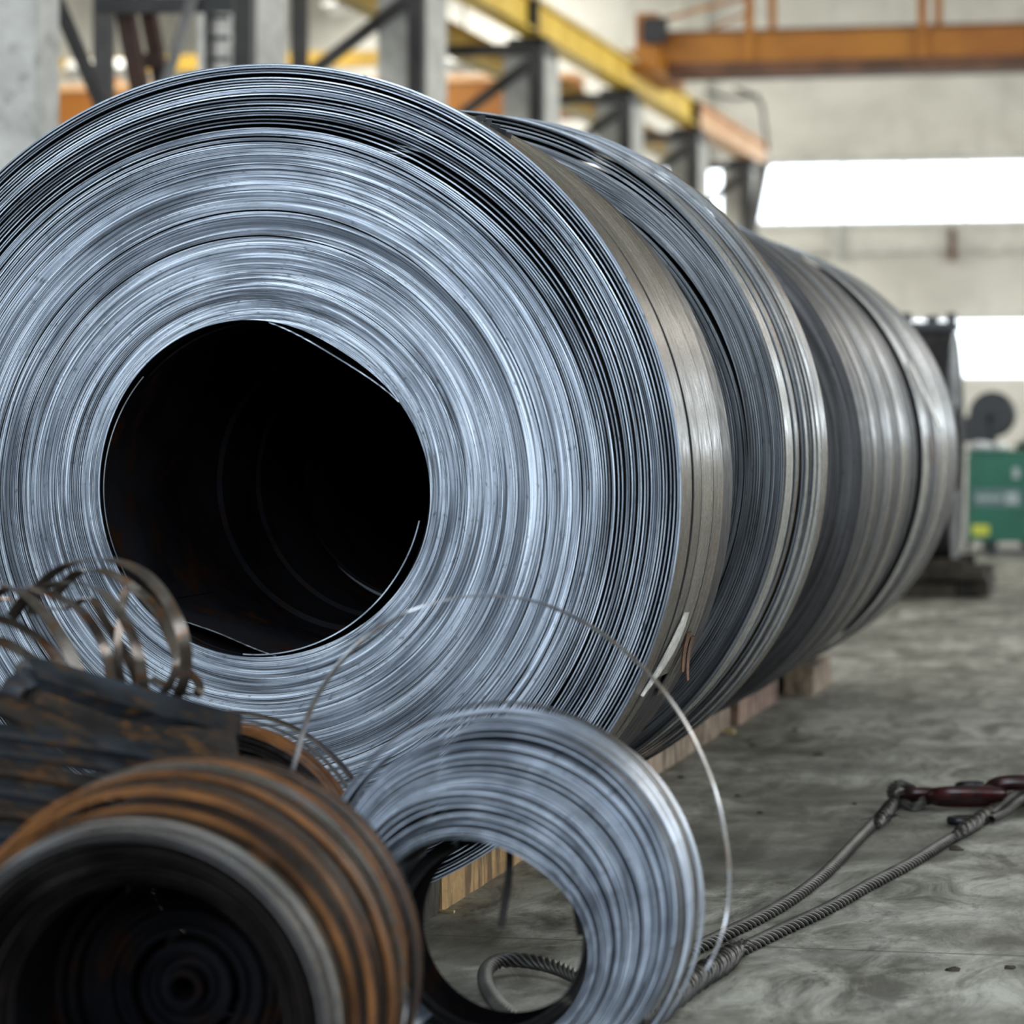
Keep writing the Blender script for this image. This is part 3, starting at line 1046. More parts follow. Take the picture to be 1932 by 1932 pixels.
def timber(y0, y1, mt, label, x1=XT, wd=0.12, h=ZBED, rz=0.0):
    bm = bmesh.new()
    L = y1 - y0
    nx, ny, nz = 2, max(6, int(L / 0.05)), 3
    bmesh.ops.create_cube(bm, size=1)
    bmesh.ops.subdivide_edges(bm, edges=[e_ for e_ in bm.edges if abs((e_.verts[0].co - e_.verts[1].co).y) > 0.5], cuts=ny)
    for v in bm.verts:
        v.co = Vector((v.co.x * wd, v.co.y * L, (v.co.z + 0.5) * h))
        v.co.x += rnd.uniform(-0.004, 0.0) * (1 if v.co.x > 0 else -1)
        if v.co.z > 0.05:
            v.co.z -= rnd.uniform(0, 0.004)
        v.co.y += rnd.uniform(-0.004, 0.004)
    me = bpy.data.meshes.new('timber')
    bm.to_mesh(me)
    bm.free()
    me.materials.append(mt)
    o = link('timber_baulk', me)
    o.location = (x1 - wd / 2, (y0 + y1) / 2, 0)
    o.rotation_euler = (0, 0, rz)
    return tag(o, label, 'timber', 'timbers bedding the coil row')


timber(6.0, 7.42, M['wood_dark'], 'dark weathered timber seen at the left of the grey roll hole')
timber(7.44, 8.55, M['wood_orange'], 'orange-brown timber seen through the hole of the grey roll')
timber(8.66, 9.66, M['wood_pale'], 'timber mostly hidden behind the grey roll, under the second coil', XT - 0.005)
timber(9.68, 12.15, M['wood_pale'], 'long weathered timber with ribbed side under the second and third coils')
timber(12.28, 13.45, M['wood_red'], 'reddish timber under the third coil, beyond the black gap', XT + 0.015)
timber(13.50, 14.05, M['wood_red'], 'short timber stub under the rearmost coil', XT - 0.03)
p = on_floor(1535, 1312)
timber(p.y, p.y + 0.66, M['wood_pale'], 'square-cut timber block standing proud at the end of the bed', p.x, 0.13, 0.125)
o = MB().box(-0.02, 0.015, -0.02, 0.015, 0, 0.02).build('wood_chip', M['chip_pale'])
o.location = on_floor(1378, 1384)
tag(o, 'pale wood chip on the floor against the ribbed timber', 'chip')
o = MB().box(-0.03, 0.02, -0.008, 0.008, 0, 0.006).build('wood_chip', M['chip_pale'])
o.location = on_floor(842, 1722)
tag(o, 'pale wood splinter at the foot of the orange timber', 'chip')

# ================================================================== RIGHT BACKGROUND
# upright dark coil on pallets
ZS = F_PX * CAM_H / (1128 - HY)
RS = 0.80
pc = at(1797, 850, ZS)
ped = 0.207
e = empty('steel_coil', (pc.x, pc.y + 0.3, ped + RS), 'dark coil turned sideways on a black pallet beyond the row', 'coil')
ee = bpy.data.objects.new('tmp', None)
side_rot = Matrix.Rotation(PI / 2, 4, 'Z')
o = wound('wound_strip', 0.3, RS, 40, 0.0, 0.55, [M['edge_grey'], M['darkside'], M['bore']], e, N=120, fill=0.85, seed=44)
o.rotation_euler = (0, 0, PI / 2)              # front looks along +x
o.location = (0.0, 0, 0)
for i in range(5):
    o = band('outer_wrap', RS + 0.004, 0.0 + 0.11 * i, 0.112 + 0.11 * i, [M['darkside'], M['edge_dark']], e, th=0.005, seed=140 + i, N=140, amp1=0.004)
    o.rotation_euler = (0, 0, PI / 2)
e3 = empty('pallet', (pc.x - 0.25, pc.y + 0.3, 0), 'black oily timber pallet under the sideways coil', 'pallet')
for (x0, x1, z0, z1, y0, y1, nm) in ((-0.55, 0.28, 0.0, 0.10, -0.45, -0.30, 'bearer'), (-0.55, 0.28, 0, 0.10, 0.3, 0.45, 'bearer'), (0.29, 0.50, 0.02, 0.13, -0.40, 0.40, 'bearer'),
                                     (-0.5, 0.48, 0.131, 0.20, -0.5, -0.2, 'board'), (-0.5, 0.48, 0.131, 0.20, 0.2, 0.5, 'board')):
    MB().box(x0, x1, y0, y1, z0, z1, 0, 0.006).build(nm, M['wood_dark'], e3)
for sy in (-1, 1):
    MB().box(-0.3, 0.35, sy * 0.40 - 0.06, sy * 0.40 + 0.06, 0.201, 0.270, 0, 0.006).build('chock', M['wood_dark'], e3)
o = MB().box(-0.42, 0.02, -0.12, 0.12, 0.0, 0.05, 0, 0.01).box(-0.38, -0.30, -0.05, 0.05, 0.05, 0.12).box(-0.2, -0.12, -0.05, 0.05, 0.05, 0.10).box(-0.06, 0.0, -0.05, 0.05, 0.05, 0.12).build('clamp_bar', M['rubber'])
o.location = (pc.x, pc.y + 0.3, ped + 2 * RS + 0.006)
tag(o, 'black clamp bar lying on top of the sideways coil', 'clamp')

# green machine
ZG = F_PX * CAM_H / (1050 - HY)
g0 = at(1824, 1020, ZG)
e = empty('green_machine', (g0.x, g0.y, 0), 'green engine-driven welding machine on dark legs at the right edge', 'machine', rz=0)
zg = lambda py: CAM_H - (py - HY) / F_PX * ZG
gz0, gz1 = zg(1022), zg(856)
MB().box(0, 1.1, 0, 0.7, gz0, gz1, 0, 0.02).build('housing', M['green'], e)
MB().box(-0.01, 1.11, -0.01, 0.71, gz1 + 0.001, gz1 + 0.03, 0, 0.008).build('lid', M['green'], e)
gx = lambda px: (px - 1824) / F_PX * ZG / CT
name_plate = MB().box(gx(1836), gx(1926), -0.012, -0.001, zg(956), zg(922)).build('name_plate', M['labelgrey'], e)
mb = MB()
for i in range(7):
    a = gx(1842 + i * 6.6)
    mb.box(a, a + 0.022, -0.017, -0.0125, zg(944), zg(935))
mb.box(gx(1895), gx(1918), -0.017, -0.0125, zg(950), zg(929))
mb.build('plate_lettering', M['letter'], name_plate)
MB().box(gx(1834), gx(1865), -0.010, -0.001, zg(1010), zg(990)).build('warning_sticker', M['ygr'], e)
MB().box(gx(1908), gx(1920), -0.02, -0.001, zg(902), zg(882)).build('lock', M['letter'], e)
for xx in (0.2, 0.9):
    for yy in (0.08, 0.55):
        MB().box(xx - 0.03, xx + 0.03, yy, yy + 0.06, 0, gz0 - 0.001).build('leg', M['rubber'], e)
MB().box(0.05, 1.05, 0.09, 0.13, 0.03, 0.07).build('foot_bar', M['steel_mid'], e)
# cloths on top
for (px, py, sx, sz, mt, nm) in ((1850, 848, 0.11, 0.05, 'white_cloth', 'crumpled white rag at the left end of the green machine top'), (1884, 850, 0.08, 0.045, 'white_cloth', 'small grey-white rag lying between the two other cloths')):
    c = at(px, py, ZG + 0.2)
    bm = bmesh.new()
    bmesh.ops.create_icosphere(bm, subdivisions=3, radius=1)
    for v in bm.verts:
        n_ = math.sin(v.co.x * 7 + px) * math.cos(v.co.z * 6 + v.co.y * 5) * 0.2
        v.co = Vector((v.co.x * sx * (1 + n_), v.co.y * 0.12 * (1 + n_), max(-0.6, v.co.z * (1 + n_)) * sz))
    me = bpy.data.meshes.new('rag')
    bm.to_mesh(me)
    bm.free()
    me.materials.append(M[mt])
    o = link('rag', me, None, True)
    o.location = (c.x, c.y, gz1 + 0.03 + sz * 0.6)
    tag(o, nm, 'rag')
# black hose reel behind
ZH = ZG + 1.4
hc = at(1873, 782, ZH)
e = empty('hose_reel', (hc.x, hc.y, 0), 'black round hose reel on a stand behind the green machine', 'reel')
rr_ = 43 / F_PX * ZH
mb = MB()
for i in range(6):
    yy = -0.10 + 0.04 * i
    ring = [Vector((math.cos(a) * (rr_ - 0.02), yy, hc.z + math.sin(a) * (rr_ - 0.02))) for a in np.linspace(0, 2 * PI, 41)[:-1]]
    mb.tube(ring, 0.022, 8, closed=True)
mb.build('hose', M['rubber'], e, True)
for yy in (-0.15, 0.13):
    bm = bmesh.new()
    bmesh.ops.create_cone(bm, cap_ends=True, segments=40, radius1=rr_ * 0.92, radius2=rr_ * 0.92, depth=0.02)
    bmesh.ops.rotate(bm, verts=bm.verts, cent=(0, 0, 0), matrix=Matrix.Rotation(PI / 2, 3, 'X'))
    bmesh.ops.translate(bm, verts=bm.verts, vec=(0, yy, hc.z))
    me = bpy.data.meshes.new('reel_flange')
    bm.to_mesh(me)
    bm.free()
    me.materials.append(M['rubber'])
    link('reel_flange', me, e)
MB().bar((-0.05, -0.2, 0), (0, -0.2, hc.z), 0.06, 0.05, (0, 1, 0)).bar((-0.22, -0.2, 0), (-0.02, -0.2, hc.z), 0.05, 0.05, (0, 1, 0)).bar((-0.05, 0.2, 0), (0, 0.2, hc.z), 0.06, 0.05, (0, 1, 0)).build('stand', M['rubber'], e)
MB().box(-0.30, -0.02, -0.30, -0.21, hc.z - 0.26, hc.z - 0.02, 0, 0.035).build('motor_housing', M['rubber'], e)
MB().bar((0, -0.22, hc.z), (0, 0.22, hc.z), 0.04, 0.04).build('axle', M['link_grey'], e)
# green tarp folded on a bench behind machine
p = at(1905, 830, ZG + 1.2)
e = empty('work_bench', (p.x + 0.75, p.y + 0.3, 0), 'dark work bench behind the green machine at the right edge', 'bench')
bz = p.z - 0.03
MB().box(-0.7, 0.8, -0.3, 0.3, bz - 0.06, bz, 0, 0.006).build('bench_top', M['wood_dark'], e)
for sx in (-0.62, 0.72):
    for sy in (-0.25, 0.2):
        MB().box(sx - 0.03, sx + 0.03, sy, sy + 0.06, 0, bz - 0.061).build('leg', M['steel_paint'], e)
bm = bmesh.new()
bmesh.ops.create_grid(bm, x_segments=20, y_segments=10, size=0.5)
for v in bm.verts:
    v.co = Vector((v.co.x * 0.9, v.co.y * 0.4, 0.035 + 0.02 * math.sin(v.co.x * 14) + 0.012 * math.cos(v.co.y * 17 + v.co.x * 5)))
ext = bmesh.ops.extrude_face_region(bm, geom=bm.faces[:])
for g_ in ext['geom']:
    if isinstance(g_, bmesh.types.BMVert):
        g_.co.z = 0.001
me = bpy.data.meshes.new('cloth')
bm.to_mesh(me)
bm.free()
me.materials.append(M['green_cloth'])
o = link('folded_cloth', me, None, True)
o.location = (p.x + 0.55, p.y + 0.25, bz)
tag(o, 'pale green cloth spread on the bench behind the green machine', 'cloth')

# ================================================================== ROPE SLING
RP = 0.0135


def rope_pts(lst, n=24, dz=0.0):
    return spline([on_floor(a, b, RP) + Vector((0, 0, dz)) for a, b in lst], n)


def resample(pts, step):
    out = [pts[0]]
    acc = 0.0
    for a, b in zip(pts[:-1], pts[1:]):
        d = (b - a).length
        while acc + d >= step:
            t = (step - acc) / d
            a = a.lerp(b, t)
            out.append(a.copy())
            d = (b - a).length
            acc = 0.0
        acc += d
    return out


def rope(mb, pts, r=RP, pitch=0.12):
    pts = resample(pts, 0.0045)
    mb.tube(pts, r, 36, lobes=6, lobe_amp=0.3, pitch=pitch * 1.0, groove_k=1)


def splice(mb, pts, r, strands=5, pitch=0.10, sr=0.0075, seed=1):
    g = random.Random(seed)
    pts = resample(pts, 0.008)
    m = len(pts)
    for s_ in range(strands):
        q = []
        ph0 = 2 * PI * s_ / strands
        for i, p in enumerate(pts):
            t = (pts[min(i + 1, m - 1)] - pts[max(i - 1, 0)]).normalized()
            n1 = t.cross(Vector((0, 0, 1))).normalized()
            n2 = n1.cross(t)
            a = ph0 + i * 0.008 / pitch * 2 * PI
            rr = r * (1 + 0.15 * math.sin(i * 0.35 + s_ * 2))
            fall = min(1.0, 0.35 + 4.0 * min(i, m - 1 - i) / m)
            pt = p + (n1 * math.cos(a) + n2 * math.sin(a)) * rr * fall
            pt.z = max(pt.z, sr + 0.0005)
            q.append(pt)
        mb.tube(q, sr, 8)


def fray(mb, c, nn, L, seed):
    g = random.Random(seed)
    for _ in range(nn):
        a = c + Vector((g.uniform(-.02, .02), g.uniform(-.02, .02), g.uniform(0.0, .02)))
        d = Vector((g.gauss(0, 1), g.gauss(0, 1), abs(g.gauss(0, .6)))).normalized()
        k1 = a + d * L * g.uniform(.3, .7)
        k2 = k1 + Vector((g.gauss(0, 1), g.gauss(0, 1), g.uniform(-.9, .3))) * L * 0.35
        for q in (a, k1, k2):
            q.z = max(q.z, 0.003)
        mb.tube(spline([a, k1, k2], 4), 0.0011, 4)


ZR = lambda py: F_PX * (CAM_H - RP) / (py - HY)
e = empty('wire_rope_sling', on_floor(1290, 1830), 'grimy twisted steel wire rope sling lying doubled on the floor', 'rope')
A = [(1180, 1850), (1240, 1822), (1300, 1795), (1370, 1762), (1440, 1728), (1500, 1692), (1560, 1645), (1615, 1588), (1650, 1552), (1672, 1530)]
B = [(1330, 1838), (1385, 1800), (1460, 1762), (1560, 1715), (1640, 1670), (1720, 1628), (1790, 1585), (1845, 1556)]
mbA = MB()
rope(mbA, rope_pts(A), pitch=0.19)
mbA.build('rope_leg', [M['rope'], M['rope_dark']], e, True, loc=e.location)
mbB = MB()
rope(mbB, rope_pts(B), pitch=0.19)
mbB.build('rope_leg', [M['rope'], M['rope_dark']], e, True, loc=e.location)
mb = MB()
splice(mb, rope_pts([(1655, 1560), (1672, 1535), (1690, 1515), (1702, 1502)], dz=0.006), 0.013, 5, seed=3)
fray(mb, on_floor(1668, 1552, 0.01), 16, 0.045, 5)
mb.build('splice', M['rope_dark'], e, True, loc=e.location)
mb = MB()
splice(mb, rope_pts([(1800, 1582), (1830, 1562), (1862, 1540), (1890, 1524)], dz=0.006), 0.014, 5, seed=4)
fray(mb, on_floor(1808, 1582, 0.01), 14, 0.03, 6)
mb.build('splice', M['rope_dark'], e, True, loc=e.location)
mb = MB()
splice(mb, rope_pts([(1200, 1935), (1262, 1895), (1310, 1858), (1352, 1832), (1395, 1797)], dz=0.010), 0.018, 6, sr=0.0095, seed=5)
fray(mb, on_floor(1385, 1800, 0.015), 26, 0.04, 7)
mb.build('splice', M['rope_dark'], e, True, loc=e.location)
# thimble loops at the far end
mb = MB()
rope(mb, spline([on_floor(1702, 1508, 0.03), on_floor(1682, 1500, 0.035), on_floor(1684, 1486, 0.06), on_floor(1700, 1478, 0.075), on_floor(1722, 1486, 0.05)], 20), 0.0115)
rope(mb, spline([on_floor(1700, 1512, 0.02), on_floor(1720, 1522, RP), on_floor(1738, 1518, 0.02), on_floor(1742, 1508, 0.03)], 20), 0.0115)
mb.build('eye_loop', [M['rope'], M['rope_dark']], e, True, loc=e.location)
mb = MB()
rope(mb, spline([on_floor(1870, 1538, 0.02), on_floor(1895, 1520, 0.03), on_floor(1910, 1505, 0.045), on_floor(1930, 1494, 0.05), on_floor(1960, 1492, 0.03)], 20), 0.012)
rope(mb, spline([on_floor(1870, 1546, 0.02), on_floor(1900, 1532, 0.025), on_floor(1918, 1516, 0.04), on_floor(1934, 1504, 0.04)], 20), 0.011)
mb.build('eye_loop', [M['rope'], M['rope_dark']], e, True, loc=e.location)
# near eye seen through the grey roll
mb = MB()
rope(mb, spline([on_floor(1190, 1900, 0.02), on_floor(1120, 1860, 0.02), on_floor(1050, 1826, 0.03), on_floor(985, 1812, 0.035), on_floor(935, 1816, 0.035), on_floor(915, 1840, 0.03),
                 on_floor(928, 1880, 0.02), on_floor(980, 1925, RP), on_floor(1080, 1950, RP), on_floor(1180, 1930, RP)], 20), 0.0135)
mb.build('eye_loop', [M['rope'], M['rope_dark']], e, True, loc=e.location)


def oval_link(name, pa, pb, half, r, mt, label, zc_, tilt=0.25, grp=None):
    """oval steel link between two floor points"""
    a, b = Vector(pa), Vector(pb)
    c = (a + b) / 2
    d = (b - a)
    Lh = d.length / 2
    d.normalize()
    s_ = d.cross(Vector((0, 0, 1))).normalized()
    s_ = (s_ * math.cos(tilt) + Vector((0, 0, 1)) * math.sin(tilt))
    ring = []
    for t in np.linspace(0, 2 * PI, 49)[:-1]:
        x = math.copysign(abs(math.cos(t)) ** 0.75, math.cos(t)) * (Lh)
        y_ = math.copysign(abs(math.sin(t)) ** 0.85, math.sin(t)) * half
        ring.append(c + d * x + s_ * y_ + Vector((0, 0, zc_)))
    mb = MB().tube(ring, r, 12, closed=True)
    o = mb.build(name, M[mt], None, True, loc=c)
    tag(o, label, 'shackle', grp)
    return o


q = lambda px, py: on_floor(px, py)
oval_link('shackle_link', q(1706, 1524), q(1770, 1524), 0.035, 0.017, 'red', 'dark red link held in the far rope eye, leftmost of the chain', 0.035, 0.45)
oval_link('shackle_link', q(1760, 1529), q(1890, 1529), 0.050, 0.021, 'red', 'longest dark red link in the middle of the chain', 0.042, 0.38)
oval_link('shackle_link', q(1868, 1526), q(1975, 1526), 0.050, 0.024, 'red', 'dark red link at the right edge of the picture', 0.055, 0.65)
oval_link('shackle_link', q(1795, 1556), q(1862, 1553), 0.03, 0.012, 'link_grey', 'grey steel link lying in front of the red chain', 0.0125, 0.02)
oval_link('shackle_link', q(1808, 1502), q(1856, 1502), 0.03, 0.013, 'link_grey', 'grey shackle pin end showing behind the middle red link', 0.03, 0.3)

# debris crumbs
for (px, py, s_, nm) in ((1545, 1425, 1.3, 'largest crumb of scale, alone on the floor between timbers and sling'), (1804, 1604, 1.3, 'dark crumb of scale just right of the near sling rope'),
                          (1434, 1535, 0.6, 'tiny crumb of scale left of the far sling eye'), (1612, 1518, 0.5, 'tiny crumb of scale beside the far sling eye'),
                          (1500, 1378, 0.8, 'crumb of scale near the timber gap'), (1285, 1468, 0.7, 'crumb of scale at the foot of the ribbed timber'),
                          (1798, 1832, 1.0, 'flat crumb of scale near the floor joint, left of its pair'), (1905, 1828, 0.8, 'flat crumb of scale near the floor joint at the right edge'),
                          (1420, 1408, 0.7, 'crumb of scale just outside the ribbed timber end'), (1392, 1503, 0.6, 'crumb of scale right of the tall strap arch')):
    bm = bmesh.new()
    bmesh.ops.create_icosphere(bm, subdivisions=2, radius=0.011 * s_)
    for v in bm.verts:
        v.co *= rnd.uniform(0.7, 1.25)
        v.co.x *= 1.5
        v.co.z = max(v.co.z * 0.6, -0.003) + 0.003
    me = bpy.data.meshes.new('crumb')
    bm.to_mesh(me)
    bm.free()
    me.materials.append(M['chip'])
    o = link('debris_crumb', me)
    o.location = on_floor(px, py)
    tag(o, nm, 'debris', 'crumbs of scale on the floor')

# ================================================================== FOREGROUND ROLLS
# grey roll of narrow strip
ZQ = 5.50
RG = 0.331
g = at(938, 1712, ZQ)
gr = empty('strip_roll', (g.x, g.y, RG + 0.004), 'grey-blue roll of narrow steel strip standing on the floor in front', 'roll', 'small strip rolls in the foreground')


def profg(u):
    # dished: middle wraps stand forward, inner ones fall back into the hole
    return 0.03 * (1 - min(1, u / 0.25)) ** 1.5 + 0.05 * max(0, (u - 0.8) / 0.2) ** 1.4 + 0.008 * math.sin(u * 40)


wound('wound_strip', 0.190, RG - 0.018, 24, -0.02, 0.30, [M['edge_roll'], M['edge_roll'], M['strap_dark']], gr, N=200, fill=0.80, gap_var=0.6,
      open_zone=[(0.0, 0.3, 2.2, 0.5, 1.4, 0.4), (0.85, 1.0, 1.5, 0.6, 1.0, 0.5)], profile=profg, shift=(-0.040, -0.070), jitter=0.006, wobble=0.0012, ecc=0.0008, seed=61, yvar=0.0035,
      oval=lambda ph: 0.008 * np.cos(2 * ph + 0.6) + 0.006 * np.cos(3 * ph))
o = wound('inner_wraps', 0.163, 0.19, 7, 0.15, 0.14, [M['strap_dark'], M['strap_dark'], M['bore']], gr, N=120, fill=0.75, gap_var=0.5, jitter=0.012, seed=65)
o.location = (-0.040, 0, -0.070)
o['label'] = 'dark inner wraps set deep in the hole'
for i, (r, y0, cx, cz, m) in enumerate(((0.336, 0.03, 0.000, 0.006, 'edge_roll'), (0.331, -0.012, 0.006, 0.000, 'edge_roll'), (0.340, 0.085, -0.006, 0.010, 'strap_dark'), (0.334, 0.055, 0.004, 0.000, 'brown'), (0.326, 0.005, 0.002, 0.0, 'strap_dark'), (0.337, 0.11, 0.004, -0.002, 'edge_roll'))):
    band('loose_loop', r, y0, y0 + 0.022, [M[m], M[m]], gr, th=0.003, seed=70 + i, N=160, a0=-0.9, a1=PI + 0.3, amp0=0.004, amp1=0.004, ctr=(cx, cz))
for (a, b, nm) in (((962, 1570), (945, 1748), 'loose_tail'), ((1056, 1625), (1096, 1765), 'loose_tail')):
    A_ = at(a[0], a[1], ZQ + 0.16)
    B_ = at(b[0], b[1], ZQ + 0.13)
    mid = (A_ + B_) / 2 + Vector((0.006, 0, 0.004))
    o = MB().ribbon(spline([A_, mid, B_], 8), (0.85, 0.5, 0), 0.013, 0.003).build(nm, M['strap_dark'], gr, loc=gr.location)
o['label'] = 'dark loose strap tail'

# tall springy strap loop
Zl = 5.95
lp = [(548, 1468, 5.62), (590, 1330, 5.72), (665, 1225, 5.8), (760, 1160, 5.85), (850, 1130, 5.85), (930, 1124, 5.85), (1020, 1138, 5.82), (1120, 1185, 5.75), (1215, 1262, 5.68), (1290, 1360, 5.62),
      (1345, 1480, 5.55), (1372, 1600, 5.5), (1376, 1690, 5.46), (1362, 1765, 5.44), (1330, 1835, 5.42), (1290, 1890, 5.45), (1240, 1940, 5.5)]
pts = spline([at(*p) for p in lp], 10)
wd = []
for i in range(len(pts)):
    t = i / len(pts)
    wd.append(Vector((0.18 + 0.25 * math.sin(t * 5), 1.0, 0.15 * math.cos(t * 4))))
o = MB().ribbon(pts, wd, 0.013, 0.0032).build('strap_loop', M['strap_grey'], None, False, loc=pts[0])
tag(o, 'single thin steel strap springing in a tall arch over the grey roll', 'strap')

# near rusty roll
ZN = 4.40
RN = 0.297
n_ = at(240, 1995, ZN)
f0, f1 = at(240, 1995, ZN), at(406, 1848, 5.0)
ang = math.atan2(-(f1.x - f0.x), (f1.y - f0.y))
rr0 = empty('strip_roll', (f0.x, f0.y, RN + 0.045), 'large near roll of strip with grey front wraps and rusty outer loops', 'roll', 'small strip rolls in the foreground', rz=ang)
rr0.location.z = RN + 0.03


def profn(u):
    return 0.10 * (1 - u) ** 1.2 + 0.01 * math.sin(u * 30)


wound('wound_strip', 0.195, 0.262, 12, 0.02, 0.6, [M['rust_edge'], M['bore'], M['bore']], rr0, N=180, fill=0.8, gap_var=0.5, profile=profn, jitter=0.005, wobble=0.001, seed=71, yvar=0.004)
wound('telescoped_core', 0.02, 0.1948, 12, 0.36, 0.25, [M['bore'], M['bore'], M['bore']], rr0, N=120, fill=0.7, gap_var=0.6, jitter=0.02, seed=72)
for i, (r, y0, y1, m, a) in enumerate(((0.270, 0.02, 0.12, 'bore', 0.004), (0.2775, -0.012, 0.11, 'darkside', 0.004), (0.284, 0.03, 0.12, 'bore', 0.003), (0.289, -0.026, 0.004, 'brown_light', 0.004), (0.2925, 0.024, 0.05, 'silver', 0.004), (0.290, 0.05, 0.09, 'bore', 0.002),
                                        )):
    band('front_wrap', r, y0, y1, [M[m], M['edge_dark']], rr0, th=0.003, seed=200 + i, N=180, amp0=a, amp1=a)
rgen = random.Random(4)
band('core_wrap', 0.292, 0.06, 0.70, [M['rust_dark'], M['bore']], rr0, th=0.01, seed=229, N=120)
for i in range(19):
    y0 = 0.075 + 0.031 * i + rgen.uniform(-0.005, 0.005)
    r = 0.305 + 0.022 * min(1, i / 7) + rgen.uniform(-0.010, 0.010)
    m = rgen.choice(['rust', 'rust', 'rust_dark', 'rust_dark', 'rust', 'brown', 'darkside'])
    if i in (1, 2, 5):
        m = 'rust'
    band('rusty_loop', r, y0, y0 + rgen.uniform(0.014, 0.022), [M[m], M[m]], rr0, th=0.005, seed=230 + i, N=160, amp0=0.007, amp1=0.007,
         ctr=(rgen.uniform(-0.006, 0.006), rgen.uniform(-0.004, 0.006)))

# second rusty roll, behind
Zr = 6.05
RB = 0.30
p = at(400, 1650, Zr)
rb = empty('strip_roll', (p.x, p.y, RB + 0.012), 'small rusty roll tucked between the scrap plates and the front coil', 'roll', 'small strip rolls in the foreground', rz=0.12)
wound('wound_strip', 0.16, RB - 0.03, 22, 0.0, 0.16, [M['rust_edge'], M['rust_dark'], M['bore']], rb, N=140, fill=0.75, gap_var=0.5, jitter=0.006, wobble=0.002, seed=81, yvar=0.004)
for i in range(9):
    y0 = -0.02 + 0.021 * i
    m = rgen.choice(['rust', 'brown', 'rust_dark', 'rust'])
    band('rusty_loop', RB - 0.022 + 0.0033 * i + rgen.uniform(-0.004, 0.004), y0, y0 + 0.019, [M[m], M[m]], rb, th=0.003, seed=300 + i, N=140, amp0=0.006, amp1=0.006,
         ctr=(rgen.uniform(-0.004, 0.004), rgen.uniform(-0.004, 0.004)))

# ------------------------------------------------------------------ scrap plates heap on the left
def bar_along(ctrl, wid, th, mt, label, wdir, name='scrap_plate', grp='dark scrap plates in the left heap'):
    pts = spline([at(*p) for p in ctrl], 10)
    o = MB().ribbon(pts, wdir, wid, th).build(name, M[mt], None, False, loc=pts[0])
    return tag(o, label, 'steel scrap', grp)


bar_along([(28, 1318, 5.36), (44, 1284, 5.36), (80, 1280, 5.37), (220, 1322, 5.38), (450, 1384, 5.42)], 0.075, 0.036, 'plate', 'dark flat bar with a square cut end, topmost of the scrap heap', (0.08, 1.0, 0.30))
bar_along([(40, 1345, 5.28), (80, 1352, 5.27), (240, 1405, 5.28), (448, 1424, 5.34)], 0.10, 0.010, 'plate_rust', 'rust edged plate directly under the square-ended bar', (0.0, 0.8, 0.6))
bar_along([(-70, 1328, 5.22), (0, 1330, 5.20), (120, 1385, 5.18), (260, 1436, 5.22)], 0.055, 0.012, 'plate_rust', 'rusty plate coming in at the left edge below the straps', (-0.1, 1.0, 0.55))
rows = [(1392, 5.16, 1455, 420, 'plate', 'long blackened plate crossing the heap under the square-ended bar'),
        (1428, 5.12, 1478, 330, 'plate', 'long dull grey plate in the middle of the heap'),
        (1462, 5.08, 1512, 280, 'plate_rust', 'rust streaked plate in the middle of the heap'),
        (1500, 5.04, 1545, 240, 'plate', 'black plate a little above the near roll'),
        (1540, 5.00, 1580, 205, 'plate_rust', 'orange spotted plate low at the left edge'),
        (1582, 4.96, 1615, 170, 'plate', 'dark plate touching the top of the near roll'),
        (1626, 4.92, 1655, 120, 'plate_rust', 'lowest visible plate of the scrap heap')]
for (y_, z_, y2, x2, mt, nm) in rows:
    bar_along([(-90, y_ - 22, z_), (20, y_ - 8, z_ - 0.01), (x2 * 0.6, (y_ + y2) / 2 - 8, z_), (x2, y2, z_ + 0.03)], 0.036, 0.012, mt, nm, (-0.15, 0.9, rnd.uniform(0.35, 0.7)))
# hidden-side bulk of the heap: stacked bars down to the floor
for i in range(9):
    z = 0.03 + i * 0.062
    ya = at(0, 1500, 5.55).y
    x1 = -1.50 if i < 4 else -1.86
    o = MB().box(-0.45, 0.45, -0.12, 0.12, -0.028, 0.028, 0, 0.006).build('scrap_bar', M['plate'])
    o.location = (x1 - 0.45, ya + rnd.uniform(-.02, .02), z)
    o.rotation_euler = (0, 0, 0.03 * math.sin(i * 2.2))
    tag(o, 'flat black bar under the scrap plates, ' + ('lowest of its stack', 'second from the floor', 'third from the floor', 'fourth from the floor, last of the long ones', 'fifth from the floor, first of the short ones', 'sixth from the floor', 'seventh from the floor', 'eighth from the floor', 'topmost of its stack')[i], 'steel scrap', 'black bars stacked under the scrap plates')
# little wire spike
o = MB().tube(spline([at(135, 1590, 4.95), at(180, 1520, 4.95), at(213, 1452, 4.95)], 6), 0.0035, 6).build('wire_offcut', M['strap'])
tag(o, 'thin rusty wire end sticking up before the scrap plates', 'wire')

# ------------------------------------------------------------------ tangle of strap on the heap


def strap_path(ctrl, wid, name, mt, label, Z0, tw=0.5, ph=0.0, grp='springy straps tangled on the scrap heap'):
    pts = spline([at(px, py, Z0 + dz) for px, py, dz in ctrl], 12)
    wd = []
    n = len(pts)
    for i in range(n):
        t = i / n
        wd.append(Vector((0.75 + 0.25 * math.sin(t * 6 + ph), 0.75 + 0.25 * math.cos(t * 5 + ph), 0.2 * math.sin(t * 7 + ph) * tw)))
    o = MB().ribbon(pts, wd, wid, 0.0022).build(name, M[mt], None, False, loc=pts[0])
    return tag(o, label, 'strap', grp)


ZT = 5.55
